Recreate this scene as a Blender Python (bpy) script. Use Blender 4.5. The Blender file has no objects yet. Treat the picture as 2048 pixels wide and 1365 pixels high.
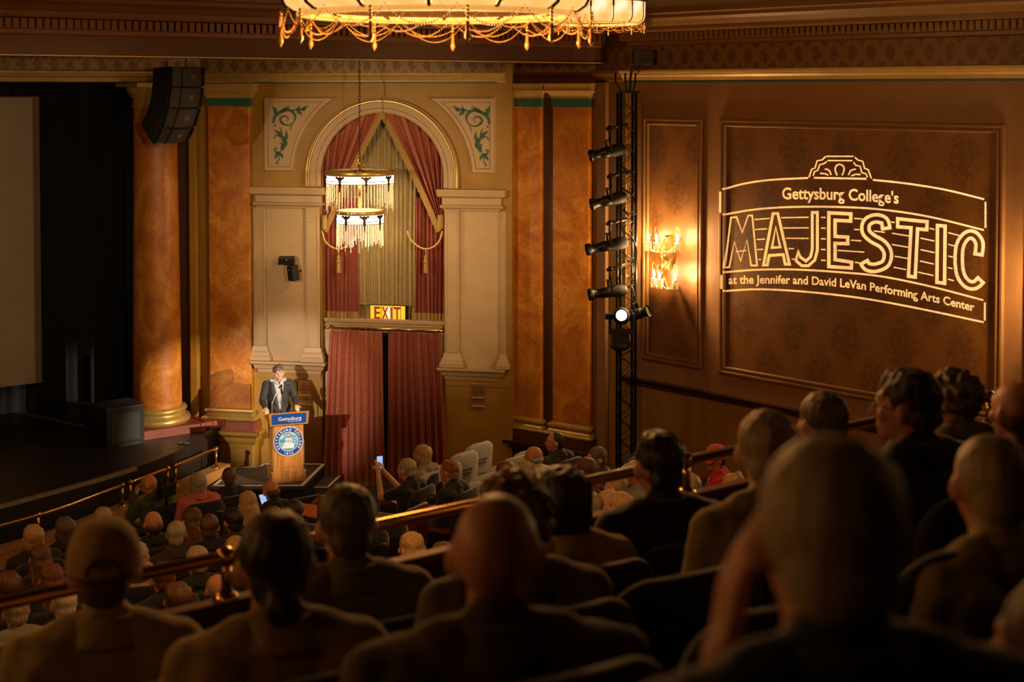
import bpy, bmesh, math, random
from mathutils import Vector, Matrix, geometry
from math import sin, cos, pi, radians, atan2, sqrt, hypot

random.seed(7)
scene = bpy.context.scene
COL = scene.collection

# ------------------------------------------------------------------ camera
F, CX, CY, CZ, PITCH = 2800.0, 1024.0, 268.0, 6.75, radians(1.84)
cam_data = bpy.data.cameras.new('camera')
cam = bpy.data.objects.new('camera', cam_data)
COL.objects.link(cam)
cam.location = (0, 0, CZ)
cam.rotation_euler = (pi / 2 - PITCH, 0, 0)
cam_data.sensor_width = 36.0
cam_data.lens = F / 2048 * 36.0
cam_data.shift_y = -(682.5 - CY) / 2048
cam_data.clip_start = 0.05
cam_data.clip_end = 200
cam_data.dof.use_dof = True
cam_data.dof.focus_distance = 23.0
cam_data.dof.aperture_fstop = 2.8
scene.camera = cam

# ------------------------------------------------------------------ world, colour management
world = bpy.data.worlds.new('dim_house')
world.use_nodes = True
world.node_tree.nodes['Background'].inputs[0].default_value = (0.30, 0.14, 0.05, 1)
world.node_tree.nodes['Background'].inputs[1].default_value = 0.012
scene.world = world
vs = scene.view_settings
vs.view_transform = 'Standard'
vs.look = 'None'
vs.gamma = 1.0
vs.use_curve_mapping = False
vs.exposure = 0.0
cy = scene.cycles
cy.max_bounces = 6; cy.diffuse_bounces = 3; cy.glossy_bounces = 3; cy.transmission_bounces = 2; cy.volume_bounces = 0; cy.transparent_max_bounces = 4
cy.caustics_reflective = False; cy.caustics_refractive = False

def ray(u, v):
    dx = (u - CX) / F; dz = -(v - CY) / F
    c, s = cos(PITCH), sin(PITCH)
    return Vector((dx, c + dz * s, -s + dz * c))

def at(u, v, y):
    d = ray(u, v); t = y / d.y
    return Vector((d.x * t, y, CZ + d.z * t))

def at_z(u, v, z):
    d = ray(u, v); t = (z - CZ) / d.z
    return Vector((d.x * t, d.y * t, z))

# ------------------------------------------------------------------ large lights (front-of-house spots, added screen fill)
def spot(name, loc, target, power, color, angle, blend=0.3, radius=0.06):
    l = bpy.data.lights.new(name, 'SPOT')
    l.energy = power; l.color = color; l.spot_size = radians(angle); l.spot_blend = blend
    l.shadow_soft_size = radius
    o = bpy.data.objects.new(name, l); COL.objects.link(o)
    o.location = loc
    o.rotation_euler = (Vector(target) - Vector(loc)).to_track_quat('-Z', 'Y').to_euler()
    return o

def point(name, loc, power, color, radius=0.05, parent=None):
    l = bpy.data.lights.new(name, 'POINT')
    l.energy = power; l.color = color; l.shadow_soft_size = radius
    o = bpy.data.objects.new(name, l); COL.objects.link(o)
    o.location = loc
    if parent: o.parent = parent
    return o

spot('box_boom_spot', (6.0, 15.3, 4.7), (-4.3, 22.7, 1.5), 10000, (1.0, 0.80, 0.58), 12, 0.6, 0.04)
spot('house_left_spot', (-9.5, 9.0, 5.4), (-3.9, 23.2, 1.6), 7200, (1.0, 0.82, 0.62), 11.5, 0.6, 0.04)
spot('niche_wash_spot', (3.4, 9.2, 6.45), (-2.6, 23.4, 4.7), 2400, (1.0, 0.70, 0.36), 28, 0.9, 0.10)
spot('niche_side_spot', (-8.0, 11.0, 6.45), (-2.2, 23.2, 4.5), 2700, (1.0, 0.68, 0.33), 28, 0.9, 0.10)
spot('screen_fill_spot', (-1.0, 7.0, 6.95), (-9.0, 25.0, 4.2), 1500, (1.0, 0.70, 0.40), 26, 0.9, 0.10)  # added fill that brightens the screen and column, no fixture behind it

# ------------------------------------------------------------------ mesh helpers
class MB:
    def __init__(self):
        self.v = []; self.f = []; self.s = []
    def add(self, vs, fs, smooth=False):
        o = len(self.v)
        self.v += [tuple(p) for p in vs]
        self.f += [tuple(i + o for i in f) for f in fs]
        self.s += [smooth] * len(fs)
        return self
    def box(self, x0, x1, y0, y1, z0, z1, top=None):
        t = top or (x0, x1, y0, y1)
        vs = [(x0, y0, z0), (x1, y0, z0), (x1, y1, z0), (x0, y1, z0),
              (t[0], t[2], z1), (t[1], t[2], z1), (t[1], t[3], z1), (t[0], t[3], z1)]
        return self.add(vs, [(0, 3, 2, 1), (4, 5, 6, 7), (0, 1, 5, 4), (1, 2, 6, 5), (2, 3, 7, 6), (3, 0, 4, 7)])
    def prism(self, poly, y0, y1):
        n = len(poly)
        vs = [(x, y0, z) for x, z in poly] + [(x, y1, z) for x, z in poly]
        fs = [tuple(range(n)), tuple(range(2 * n - 1, n - 1, -1))]
        fs += [(i, i + n, (i + 1) % n + n, (i + 1) % n) for i in range(n)]
        return self.add(vs, fs)
    def slab(self, poly, z0, z1):
        n = len(poly)
        vs = [(x, y, z0) for x, y in poly] + [(x, y, z1) for x, y in poly]
        fs = [tuple(range(n - 1, -1, -1)), tuple(range(n, 2 * n))]
        fs += [(i, (i + 1) % n, (i + 1) % n + n, i + n) for i in range(n)]
        return self.add(vs, fs)
    def mold(self, prof, x0, x1, ret=True):
        # prof: (out, z) list bottom to top; ends return by mitre when ret
        vs = []; n = len(prof)
        for o, z in prof: vs.append((x0 - (o if ret else 0), -o, z))
        for o, z in prof: vs.append((x1 + (o if ret else 0), -o, z))
        fs = [(i, i + n, i + 1 + n, i + 1) for i in range(n - 1)]
        o2 = len(vs)
        for o, z in prof: vs.append((x0 - (o if ret else 0), 0.02, z))
        for o, z in prof: vs.append((x1 + (o if ret else 0), 0.02, z))
        fs += [(o2 + i, i, i + 1, o2 + i + 1) for i in range(n - 1)]
        fs += [(i + n, o2 + i + n, o2 + i + n + 1, i + n + 1) for i in range(n - 1)]
        fs += [(n - 1, 2 * n - 1, o2 + 2 * n - 1, o2 + n - 1), (0, o2, o2 + n, n)]
        return self.add(vs, fs)
    def frame(self, x0, x1, z0, z1, prof):
        # prof: (inset, out)
        vs = []
        for t, o in prof:
            vs += [(x0 + t, -o, z0 + t), (x1 - t, -o, z0 + t), (x1 - t, -o, z1 - t), (x0 + t, -o, z1 - t)]
        fs = []
        for k in range(len(prof) - 1):
            for i in range(4):
                a, b = 4 * k + i, 4 * k + (i + 1) % 4
                fs.append((a, b, b + 4, a + 4))
        return self.add(vs, fs)
    def lathe(self, prof, c=(0, 0, 0), n=24, a0=0.0, a1=2 * pi, smooth=True):
        full = abs(a1 - a0 - 2 * pi) < 1e-6
        m = n if full else n + 1
        vs = [(c[0] + r * cos(a0 + (a1 - a0) * i / n), c[1] + r * sin(a0 + (a1 - a0) * i / n), c[2] + z)
              for r, z in prof for i in range(m)]
        fs = []
        for k in range(len(prof) - 1):
            for i in range(n):
                j = (i + 1) % m
                fs.append((k * m + i, k * m + j, (k + 1) * m + j, (k + 1) * m + i))
        return self.add(vs, fs, smooth)
    def tube(self, pts, r, n=8, closed=False, caps=True, smooth=True):
        pts = [Vector(p) for p in pts]; m = len(pts)
        rs = r if isinstance(r, (list, tuple)) else [r] * m
        vs = []; fs = []
        up = Vector((0, 0, 1))
        prev = None
        for i, p in enumerate(pts):
            a = pts[(i - 1) % m] if (closed or i > 0) else p
            b = pts[(i + 1) % m] if (closed or i < m - 1) else p
            t = (b - a)
            t = t.normalized() if t.length > 1e-9 else Vector((0, 0, 1))
            if prev is None:
                x = t.cross(up)
                if x.length < 1e-3: x = t.cross(Vector((1, 0, 0)))
            else:
                x = prev - t * prev.dot(t)
                if x.length < 1e-6: x = t.cross(up)
            x.normalize(); y = t.cross(x); prev = x
            for k in range(n):
                q = 2 * pi * k / n
                vs.append(p + (x * cos(q) + y * sin(q)) * rs[i])
        for i in range(m if closed else m - 1):
            for k in range(n):
                a = i * n + k; b = i * n + (k + 1) % n
                c = ((i + 1) % m) * n + (k + 1) % n; d = ((i + 1) % m) * n + k
                fs.append((a, b, c, d))
        if caps and not closed:
            fs.append(tuple(range(n - 1, -1, -1))); fs.append(tuple((m - 1) * n + k for k in range(n)))
        return self.add(vs, fs, smooth)
    def ball(self, c, r, nu=10, nv=6, rot=None):
        if not isinstance(r, (list, tuple)): r = (r, r, r)
        vs = [Vector((0, 0, -r[2]))]
        for j in range(1, nv):
            p = -pi / 2 + pi * j / nv
            for i in range(nu):
                q = 2 * pi * i / nu
                vs.append(Vector((r[0] * cos(p) * cos(q), r[1] * cos(p) * sin(q), r[2] * sin(p))))
        vs.append(Vector((0, 0, r[2])))
        if rot is not None: vs = [rot @ p for p in vs]
        vs = [p + Vector(c) for p in vs]
        fs = [(0, 1 + (i + 1) % nu, 1 + i) for i in range(nu)]
        for j in range(nv - 2):
            for i in range(nu):
                a = 1 + j * nu + i; b = 1 + j * nu + (i + 1) % nu
                fs.append((a, b, b + nu, a + nu))
        o = 1 + (nv - 2) * nu; t = len(vs) - 1
        fs += [(o + i, o + (i + 1) % nu, t) for i in range(nu)]
        return self.add(vs, fs, True)
    def octa(self, c, r, h):
        x, y, z = c
        vs = [(x, y, z - h), (x + r, y, z), (x, y + r, z), (x - r, y, z), (x, y - r, z), (x, y, z + h)]
        return self.add(vs, [(0, 2, 1), (0, 3, 2), (0, 4, 3), (0, 1, 4), (5, 1, 2), (5, 2, 3), (5, 3, 4), (5, 4, 1)], True)
    def grid(self, fn, nu, nv, smooth=True):
        vs = [fn(i / nu, j / nv) for j in range(nv + 1) for i in range(nu + 1)]
        fs = [(j * (nu + 1) + i, j * (nu + 1) + i + 1, (j + 1) * (nu + 1) + i + 1, (j + 1) * (nu + 1) + i)
              for j in range(nv) for i in range(nu)]
        return self.add(vs, fs, smooth)
    def xf(self, m):
        self.v = [tuple(m @ Vector(p)) for p in self.v]
        return self
    def mesh(self, name, mat=None):
        me = bpy.data.meshes.new(name)
        me.from_pydata(self.v, [], self.f)
        me.polygons.foreach_set('use_smooth', self.s)
        if mat is not None: me.materials.append(mat)
        me.update()
        return me
    def build(self, name, mat, parent=None, mw=None, bevel=0):
        return link(name, self.mesh(name, mat), parent, mw, bevel)

def link(name, me, parent=None, mw=None, bevel=0):
    o = bpy.data.objects.new(name, me); COL.objects.link(o)
    if parent is not None: o.parent = parent
    if mw is not None: o.matrix_local = mw
    if bevel:
        b = o.modifiers.new('bevel', 'BEVEL'); b.width = bevel; b.segments = 2; b.limit_method = 'ANGLE'
    return o

def tag(o, label=None, cat=None, group=None, kind=None):
    if label: o['label'] = label
    if cat: o['category'] = cat
    if group: o['group'] = group
    if kind: o['kind'] = kind
    return o

def empty(name, loc=(0, 0, 0), rz=0.0, mw=None):
    o = bpy.data.objects.new(name, None); COL.objects.link(o)
    o.empty_display_size = 0.1
    if mw is not None: o.matrix_world = mw
    else:
        o.location = loc; o.rotation_euler = (0, 0, rz)
    return o

class Frame:
    """A wall plane: local x runs along it, local y into it, z up; 'out' is towards the room."""
    def __init__(self, p0, p1):
        self.o = Vector((p0[0], p0[1], 0)); d = Vector((p1[0] - p0[0], p1[1] - p0[1], 0))
        self.len = d.length; self.e = d.normalized(); self.n = Vector((-self.e.y, self.e.x, 0))
        self.M = Matrix(((self.e.x, self.n.x, 0, self.o.x), (self.e.y, self.n.y, 0, self.o.y), (0, 0, 1, 0), (0, 0, 0, 1)))
    def az(self, u, v, out=0.0):
        d = ray(u, v); c = Vector((0, 0, CZ))
        t = ((self.o - self.n * out) - c).dot(self.n) / d.dot(self.n)
        p = c + d * t
        return (p - self.o).dot(self.e), p.z
    def a(self, u, out=0.0, v=500): return self.az(u, v, out)[0]
    def z(self, u, v, out=0.0): return self.az(u, v, out)[1]

# ------------------------------------------------------------------ materials
MATS = {}
def _new(name):
    m = bpy.data.materials.new(name); m.use_nodes = True
    MATS[name] = m
    nt = m.node_tree
    return m, nt, nt.nodes['Principled BSDF']

def node(nt, t, **kw):
    n = nt.nodes.new(t)
    for k, v in kw.items():
        if k in n.inputs: n.inputs[k].default_value = v
        else: setattr(n, k, v)
    return n

def coords(nt, scale=(1, 1, 1), rot=(0, 0, 0)):
    tc = nt.nodes.new('ShaderNodeTexCoord'); mp = nt.nodes.new('ShaderNodeMapping')
    mp.inputs['Scale'].default_value = scale; mp.inputs['Rotation'].default_value = rot
    nt.links.new(tc.outputs['Object'], mp.inputs['Vector'])
    return mp.outputs['Vector']

def ramp(nt, fac, stops, interp='LINEAR'):
    r = nt.nodes.new('ShaderNodeValToRGB'); r.color_ramp.interpolation = interp
    el = r.color_ramp.elements
    while len(el) < len(stops): el.new(0.5)
    for e, (p, c) in zip(el, stops):
        e.position = p; e.color = (*c, 1)
    nt.links.new(fac, r.inputs['Fac'])
    return r.outputs['Color']

def bump(nt, height, strength=0.2, dist=0.01):
    b = nt.nodes.new('ShaderNodeBump'); b.inputs['Strength'].default_value = strength; b.inputs['Distance'].default_value = dist
    nt.links.new(height, b.inputs['Height'])
    return b.outputs['Normal']

def paint(name, col, rough=0.6, var=0.12, scale=3.0, metal=0.0, bmp=0.0, detail=4, sheen=0.0, spec=None):
    m, nt, p = _new(name)
    n = node(nt, 'ShaderNodeTexNoise', Scale=scale, Detail=detail)
    nt.links.new(coords(nt), n.inputs['Vector'])
    lo = tuple(c * (1 - var) for c in col); hi = tuple(min(1, c * (1 + var)) for c in col)
    nt.links.new(ramp(nt, n.outputs['Fac'], [(0.3, lo), (0.7, hi)]), p.inputs['Base Color'])
    p.inputs['Roughness'].default_value = rough; p.inputs['Metallic'].default_value = metal
    if spec is not None: p.inputs['Specular IOR Level'].default_value = spec
    if sheen:
        p.inputs['Sheen Weight'].default_value = sheen
        p.inputs['Sheen Roughness'].default_value = 0.4
    if bmp: nt.links.new(bump(nt, n.outputs['Fac'], bmp), p.inputs['Normal'])
    return m

def emis(name, col, strength, base=(0.5, 0.5, 0.5)):
    m, nt, p = _new(name)
    p.inputs['Base Color'].default_value = (*base, 1)
    p.inputs['Emission Color'].default_value = (*col, 1)
    p.inputs['Emission Strength'].default_value = strength
    return m

def marble(name, a, b, c):
    m, nt, p = _new(name)
    v = coords(nt)
    n1 = node(nt, 'ShaderNodeTexNoise', Scale=1.7, Detail=8, Roughness=0.62, Distortion=1.2)
    nt.links.new(v, n1.inputs['Vector'])
    col = ramp(nt, n1.outputs['Fac'], [(0.30, a), (0.50, b), (0.62, c), (0.75, b)])
    n2 = node(nt, 'ShaderNodeTexNoise', Scale=26.0, Detail=6, Roughness=0.7)
    nt.links.new(v, n2.inputs['Vector'])
    mx = nt.nodes.new('ShaderNodeMix'); mx.data_type = 'RGBA'; mx.blend_type = 'MULTIPLY'; mx.inputs[0].default_value = 0.7
    nt.links.new(col, mx.inputs[6]); nt.links.new(ramp(nt, n2.outputs['Fac'], [(0.35, (0.55, 0.5, 0.45)), (0.65, (1, 1, 1))]), mx.inputs[7])
    nt.links.new(mx.outputs[2], p.inputs['Base Color'])
    p.inputs['Roughness'].default_value = 0.42
    return m

def damask(name, base, dark, scale=4.0, contrast=(0.46, 0.54), fine=60.0):
    """wallpaper with a speckled figured motif on a regular repeat"""
    m, nt, p = _new(name)
    v = coords(nt)
    sep = nt.nodes.new('ShaderNodeSeparateXYZ'); nt.links.new(v, sep.inputs[0])
    def math_(op, a, b=None):
        n = nt.nodes.new('ShaderNodeMath'); n.operation = op
        for i, q in enumerate((a, b)):
            if q is None: continue
            if isinstance(q, (int, float)): n.inputs[i].default_value = q
            else: nt.links.new(q, n.inputs[i])
        return n.outputs[0]
    sx = math_('SINE', math_('MULTIPLY', sep.outputs['X'], scale * 2.2))
    sz = math_('SINE', math_('MULTIPLY', sep.outputs['Z'], scale * 1.5))
    motif = math_('ABSOLUTE', math_('ADD', math_('MULTIPLY', sx, 0.5), math_('MULTIPLY', sz, 0.5)))
    n1 = node(nt, 'ShaderNodeTexNoise', Scale=fine, Detail=3, Roughness=0.7)
    nt.links.new(v, n1.inputs['Vector'])
    n2 = node(nt, 'ShaderNodeTexVoronoi', Scale=fine * 0.32)
    nt.links.new(v, n2.inputs['Vector'])
    f = math_('ADD', math_('MULTIPLY', n1.outputs['Fac'], 0.75), math_('MULTIPLY', math_('MULTIPLY', motif, n2.outputs['Distance']), 0.55))
    nt.links.new(ramp(nt, f, [(contrast[0], base), (contrast[1], dark)]), p.inputs['Base Color'])
    p.inputs['Roughness'].default_value = 0.5
    return m

def brocade(name, base, light, scale=22.0):
    m, nt, p = _new(name)
    v = coords(nt)
    w = node(nt, 'ShaderNodeTexVoronoi', Scale=scale); w.feature = 'DISTANCE_TO_EDGE'
    nt.links.new(v, w.inputs['Vector'])
    w2 = node(nt, 'ShaderNodeTexVoronoi', Scale=scale * 0.61); w2.feature = 'DISTANCE_TO_EDGE'
    nt.links.new(v, w2.inputs['Vector'])
    mn = nt.nodes.new('ShaderNodeMath'); mn.operation = 'MINIMUM'
    nt.links.new(w.outputs['Distance'], mn.inputs[0]); nt.links.new(w2.outputs['Distance'], mn.inputs[1])
    nt.links.new(ramp(nt, mn.outputs[0], [(0.05, light), (0.16, base)]), p.inputs['Base Color'])
    p.inputs['Roughness'].default_value = 0.55
    p.inputs['Sheen Weight'].default_value = 0.25
    return m

def wood(name, a, b, rough=0.4, scale=1.0):
    m, nt, p = _new(name)
    v = coords(nt, (14 * scale, 14 * scale, 1.2 * scale))
    n = node(nt, 'ShaderNodeTexNoise', Scale=2.2, Detail=7, Roughness=0.65, Distortion=0.6)
    nt.links.new(v, n.inputs['Vector'])
    nt.links.new(ramp(nt, n.outputs['Fac'], [(0.32, a), (0.68, b)]), p.inputs['Base Color'])
    p.inputs['Roughness'].default_value = rough
    return m

def hairmat(name, a, b):
    m, nt, p = _new(name)
    v = coords(nt, (70, 70, 9))
    n = node(nt, 'ShaderNodeTexNoise', Scale=1.6, Detail=5, Roughness=0.6)
    nt.links.new(v, n.inputs['Vector'])
    nt.links.new(ramp(nt, n.outputs['Fac'], [(0.3, a), (0.7, b)]), p.inputs['Base Color'])
    p.inputs['Roughness'].default_value = 0.55
    nt.links.new(bump(nt, n.outputs['Fac'], 0.5, 0.004), p.inputs['Normal'])
    return m

gold_wall = paint('gold_ochre_paint', (0.30, 0.150, 0.014), 0.5, 0.10)
tan_trim = paint('tan_stone_paint', (0.41, 0.275, 0.152), 0.5, 0.06)
tan_light = paint('pale_tan_paint', (0.42, 0.283, 0.160), 0.5, 0.06)
gilt = paint('gilt_metal_paint', (0.52, 0.34, 0.09), 0.34, 0.12, 6, 0.55)
gilt_soft = paint('soft_gilt_paint', (0.50, 0.32, 0.10), 0.45, 0.10, 5, 0.15)
teal = paint('teal_band_paint', (0.028, 0.105, 0.080), 0.5, 0.12)
teal_scroll = paint('green_stencil_paint', (0.030, 0.095, 0.052), 0.6, 0.25, 30)
orange_marble = marble('orange_faux_marble', (0.36, 0.105, 0.012), (0.52, 0.18, 0.018), (0.66, 0.29, 0.045))
red_plinth = paint('red_oxide_paint', (0.22, 0.045, 0.02), 0.5, 0.15)
dark_plinth = paint('dark_red_brown_paint', (0.085, 0.026, 0.014), 0.45, 0.15)
brown_fascia = paint('chestnut_brown_paint', (0.080, 0.028, 0.008), 0.6, 0.12)
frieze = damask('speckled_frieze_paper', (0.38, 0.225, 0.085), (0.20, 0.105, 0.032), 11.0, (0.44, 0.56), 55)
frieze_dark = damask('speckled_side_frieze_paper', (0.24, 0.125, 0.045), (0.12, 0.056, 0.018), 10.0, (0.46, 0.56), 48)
wall_tan = paint('warm_brown_tan_paint', (0.30, 0.150, 0.060), 0.48, 0.08)
wall_mold = paint('bronze_brown_moulding_paint', (0.22, 0.105, 0.032), 0.42, 0.12)
wall_paper = damask('brown_damask_paper', (0.24, 0.095, 0.018), (0.15, 0.060, 0.013), 3.4, (0.42, 0.62), 46)
wains = paint('mustard_wainscot_paint', (0.30, 0.155, 0.035), 0.5, 0.10)
mahogany = wood('dark_mahogany', (0.035, 0.012, 0.006), (0.075, 0.026, 0.012), 0.25)
black_paint = paint('flat_black_paint', (0.010, 0.010, 0.011), 0.7, 0.2)
black_cloth = paint('black_velour', (0.006, 0.006, 0.007), 0.95, 0.3, 8)
black_metal = paint('black_metal', (0.012, 0.012, 0.013), 0.38, 0.2, 8, 0.4)
stage_black = paint('worn_black_stage_paint', (0.016, 0.012, 0.010), 0.42, 0.35, 2.5)
carpet = paint('dark_aisle_carpet', (0.020, 0.009, 0.008), 0.95, 0.3, 40)
brass = paint('polished_brass', (0.70, 0.42, 0.12), 0.22, 0.06, 8, 1.0)
oak = wood('golden_oak', (0.25, 0.085, 0.014), (0.52, 0.235, 0.055), 0.36, 0.9)
oak_ledge = wood('varnished_ledge_wood', (0.30, 0.14, 0.04), (0.45, 0.225, 0.07), 0.4, 0.6)
brocade_red = brocade('rose_brocade', (0.22, 0.027, 0.012), (0.34, 0.085, 0.040), 34)
brocade_deep = brocade('deep_rose_brocade', (0.17, 0.018, 0.008), (0.22, 0.036, 0.017), 34)
fringe_gold = paint('old_gold_fringe', (0.32, 0.19, 0.045), 0.7, 0.3, 60, 0, 0.3)
sheer_cloth = paint('olive_tan_sheer', (0.27, 0.195, 0.085), 0.7, 0.08, 12)
screen_cloth = paint('grey_beige_screen', (0.30, 0.235, 0.16), 0.8, 0.05)
white_tape = paint('white_edge_tape', (0.78, 0.75, 0.70), 0.6, 0.05)
platform_top = paint('charcoal_riser_deck', (0.075, 0.066, 0.060), 0.6, 0.15, 30)
# ================================================================== frames
E = Vector((0.812, 0.583, 0)).normalized()       # along the seat rows, to the right
N = Vector((-E.y, E.x, 0))                        # towards the stage
ROWANG = atan2(E.y, E.x)
NF = Frame(at(508, 500, 23.85), at(1012, 500, 23.05))
_e = (Vector((1.243, 22.31, 0)) - Vector((-0.158, 23.28, 0))).normalized(); _n = Vector((-_e.y, _e.x, 0))
PF = Frame(Vector((-0.158, 23.28, 0)) + _n * 0.2, Vector((1.243, 22.31, 0)) + _n * 0.2)
_r0 = at(1248, 500, 21.7); _rd = Vector((2700, -2800, 0)).normalized()
RF = Frame(_r0, _r0 + _rd * 12)
_b1 = Vector((1.45, 22.1, 0)); BF = Frame(_b1 - E * 17, _b1)
COLC = Vector((-5.99, 23.5, 0))
HF = Frame(COLC - E * 11 - N * 0.1, COLC + E * 0.75 - N * 0.1)

def structure(name, mb, mat, mw=None, bevel=0):
    o = mb.build(name, mat, None, mw, bevel); o['kind'] = 'structure'
    return o

# ================================================================== floors
fl = MB()
def floor_z(s): return max(0.0, CZ - (5.44 + 0.17 * (s - 13.1)))
def sx(s, a, z): p = N * s + E * a; return (p.x, p.y, z)
ss = [4.86 + i * 0.6 for i in range(28)] + [30]
pts = []
for s in ss:
    pts += [sx(s, -16, floor_z(s)), sx(s, 22, floor_z(s))]
fl.add(pts, [(2 * i, 2 * i + 1, 2 * i + 3, 2 * i + 2) for i in range(len(ss) - 1)])
structure('floor', fl, carpet)

ROWS_S = [0.27, 1.2, 2.13, 3.06, 3.99]
ROWS_Z = [CZ - (1.38 + 0.325 * i) for i in range(5)]
st = MB()
for i in range(5):
    s0 = ROWS_S[i] - 0.42; s1 = ROWS_S[i] + 0.51 if i < 4 else 4.72
    z = ROWS_Z[i]
    st.add([sx(s0, -9, z), sx(s0, 14, z), sx(s1, 14, z), sx(s1, -9, z), sx(s0, -9, z - 0.6), sx(s0, 14, z - 0.6), sx(s1, 14, z - 0.6), sx(s1, -9, z - 0.6)],
           [(0, 1, 2, 3), (3, 2, 6, 7), (0, 4, 5, 1)])
structure('floor_balcony_steps', st, carpet)

# parapet with wooden cap in front of the upper rows
pa = MB().box(-8, 14, 4.75, 4.81, 2.0, CZ - 1.93)
RM = Matrix(((E.x, N.x, 0, 0), (E.y, N.y, 0, 0), (0, 0, 1, 0), (0, 0, 0, 1)))
par = structure('wall_parapet', pa, mahogany, RM)
MB().box(-8, 14, 4.745, 4.815, CZ - 1.93, CZ - 1.885).build('parapet_cap', wood('reddish_cap_wood', (0.08, 0.020, 0.005), (0.14, 0.038, 0.009), 0.6), par, None, 0.01)

# ================================================================== ceiling, bulkhead, cornices
cm, nt, p = _new('dark_ornate_plaster')
nn = node(nt, 'ShaderNodeTexVoronoi', Scale=5.0); nt.links.new(coords(nt), nn.inputs['Vector'])
n3 = node(nt, 'ShaderNodeTexNoise', Scale=14.0, Detail=4); nt.links.new(coords(nt), n3.inputs['Vector'])
nt.links.new(ramp(nt, n3.outputs['Fac'], [(0.3, (0.05, 0.02, 0.006)), (0.7, (0.16, 0.08, 0.022))]), p.inputs['Base Color'])
p.inputs['Roughness'].default_value = 0.32; p.inputs['Metallic'].default_value = 0.3
nt.links.new(bump(nt, nn.outputs['Distance'], 0.9, 0.06), p.inputs['Normal'])
ZC = 7.95
ce = MB().slab([(-20, -4), (20, -4), (20, 30), (-20, 30)], ZC, ZC + 0.1)
ceiling = structure('ceiling', ce, cm)
# plaster ribs of the ceiling that catch the lamp light
rb = []
for k, (s, r) in enumerate(((17.3, 0.05), (16.7, 0.03), (16.1, 0.06), (15.2, 0.035), (14.4, 0.03))):
    pts = [sx(s + 0.05 * sin(a * 2.3), a, ZC - 0.005) for a in [i * 0.8 - 14 for i in range(31)]]
    MB().tube(pts, r, 6).build('ceiling_rib', cm, ceiling)

CORN = [(0.02, 7.40), (0.05, 7.42), (0.05, 7.47), (0.085, 7.48), (0.085, 7.60), (0.19, 7.61), (0.20, 7.64), (0.20, 7.69), (0.26, 7.70), (0.30, 7.76), (0.36, 7.80), (0.36, 7.85), (0.42, 7.87), (0.42, 7.95)]
dent_me = {}
def cornice(frame, mat, a0, a1, parent):
    o = MB().mold(CORN, a0, a1, False).build('cornice', mat, parent)
    if mat.name not in dent_me:
        dent_me[mat.name] = MB().box(-0.029, 0.029, -0.155, -0.08, 7.485, 7.595).mesh('dentil', mat)
    a = a0 + 0.05
    while a < a1:
        d = link('dentil', dent_me[mat.name], o); d.location = (a, 0, 0)
        a += 0.092
    return o

bk = MB().box(0, BF.len, 0, 0.35, 7.15, 7.95)
bulk = structure('wall_bulkhead', bk, brown_fascia, BF.M)
corn_brown = paint('brown_cornice_paint', (0.15, 0.055, 0.015), 0.45, 0.12)
cornice(BF, corn_brown, 5.6, BF.len, bulk)
MB().box(5, BF.len + 0.0, -0.015, 0, 7.15, 7.165).build('gilt_edge', gilt_soft, bulk)
sof = MB().slab([(_b1 - E * 17).xy, _b1.xy, (2.0, 23.2), (0.6, 25), (-8, 26), (-14, 22)], 7.42, 7.47)
structure('ceiling_soffit', sof, brown_fascia)

# ================================================================== niche wall
ac, zc = NF.az(764.5, 353)
PX = 1 / 119.4
RI, RO, RS = 127 * PX, 158 * PX, 185 * PX
aL, aR = NF.a(352), NF.len
arch = [(ac - RI * cos(t), zc + RI * sin(t)) for t in [pi * i / 40 for i in range(41)]]
poly = [(aL, 0), (ac - RI, 0)] + arch + [(ac + RI, 0), (aR + 0.1, 0), (aR + 0.1, 7.45), (aL, 7.45)]
wf = structure('wall_front', MB().prism(poly, 0, 0.35), gold_wall, NF.M)
# recess behind the arch
structure('wall_recess', MB().box(ac - RI - 0.1, ac + RI + 0.1, 0.36, 0.42, 0, zc + RI + 0.1), tan_trim, NF.M)
zz = lambda v, u=764: NF.z(u, v)
MB().box(aL, aR, -0.012, 0, zz(147), 7.43).build('frieze_band', frieze, wf)
MB().mold([(0.0, zz(166)), (0.03, zz(165)), (0.03, zz(161)), (0.06, zz(160)), (0.075, zz(156)), (0.11, zz(152)), (0.13, zz(149)), (0.13, zz(147))], NF.a(400), aR, False).build('architrave', gilt_soft, wf)
MB().box(NF.a(510), aR - 0.15, -0.034, 0, zz(167), zz(163.5)).build('teal_band', teal, wf)

def ring(mb, r0, r1, o0, o1, n=56, ext=0.0):
    """arched band between radii with legs of length ext below the spring"""
    path = [(-1, -ext)] if ext else []
    def pts(r):
        q = [(ac - r, zc - ext)] if ext else []
        q += [(ac - r * cos(pi * i / n), zc + r * sin(pi * i / n)) for i in range(n + 1)]
        if ext: q.append((ac + r, zc - ext))
        return q
    A, B = pts(r0), pts(r1); m = len(A)
    vs = [(x, -o0, z) for x, z in A] + [(x, -o1, z) for x, z in B]
    mb.add(vs, [(i, i + m, i + 1 + m, i + 1) for i in range(m - 1)])
ext = zc - zz(374)
am = MB()
prof = [(RI, -0.10), (RI, 0.05), (RI + 0.02, 0.06), (RI + 0.075, 0.06), (RI + 0.08, 0.045), (RI + 0.085, 0.06), (RO - 0.075, 0.065), (RO - 0.07, 0.05), (RO - 0.06, 0.075), (RO - 0.05, 0.075), (RO - 0.045, 0.06), (RO - 0.035, 0.09), (RO - 0.018, 0.10), (RO, 0.085), (RO, 0.0)]
for (r0, o0), (r1, o1) in zip(prof, prof[1:]): ring(am, r0, r1, o0, o1, 60, ext)
am.build('arch_molding', tan_trim, wf)
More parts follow.
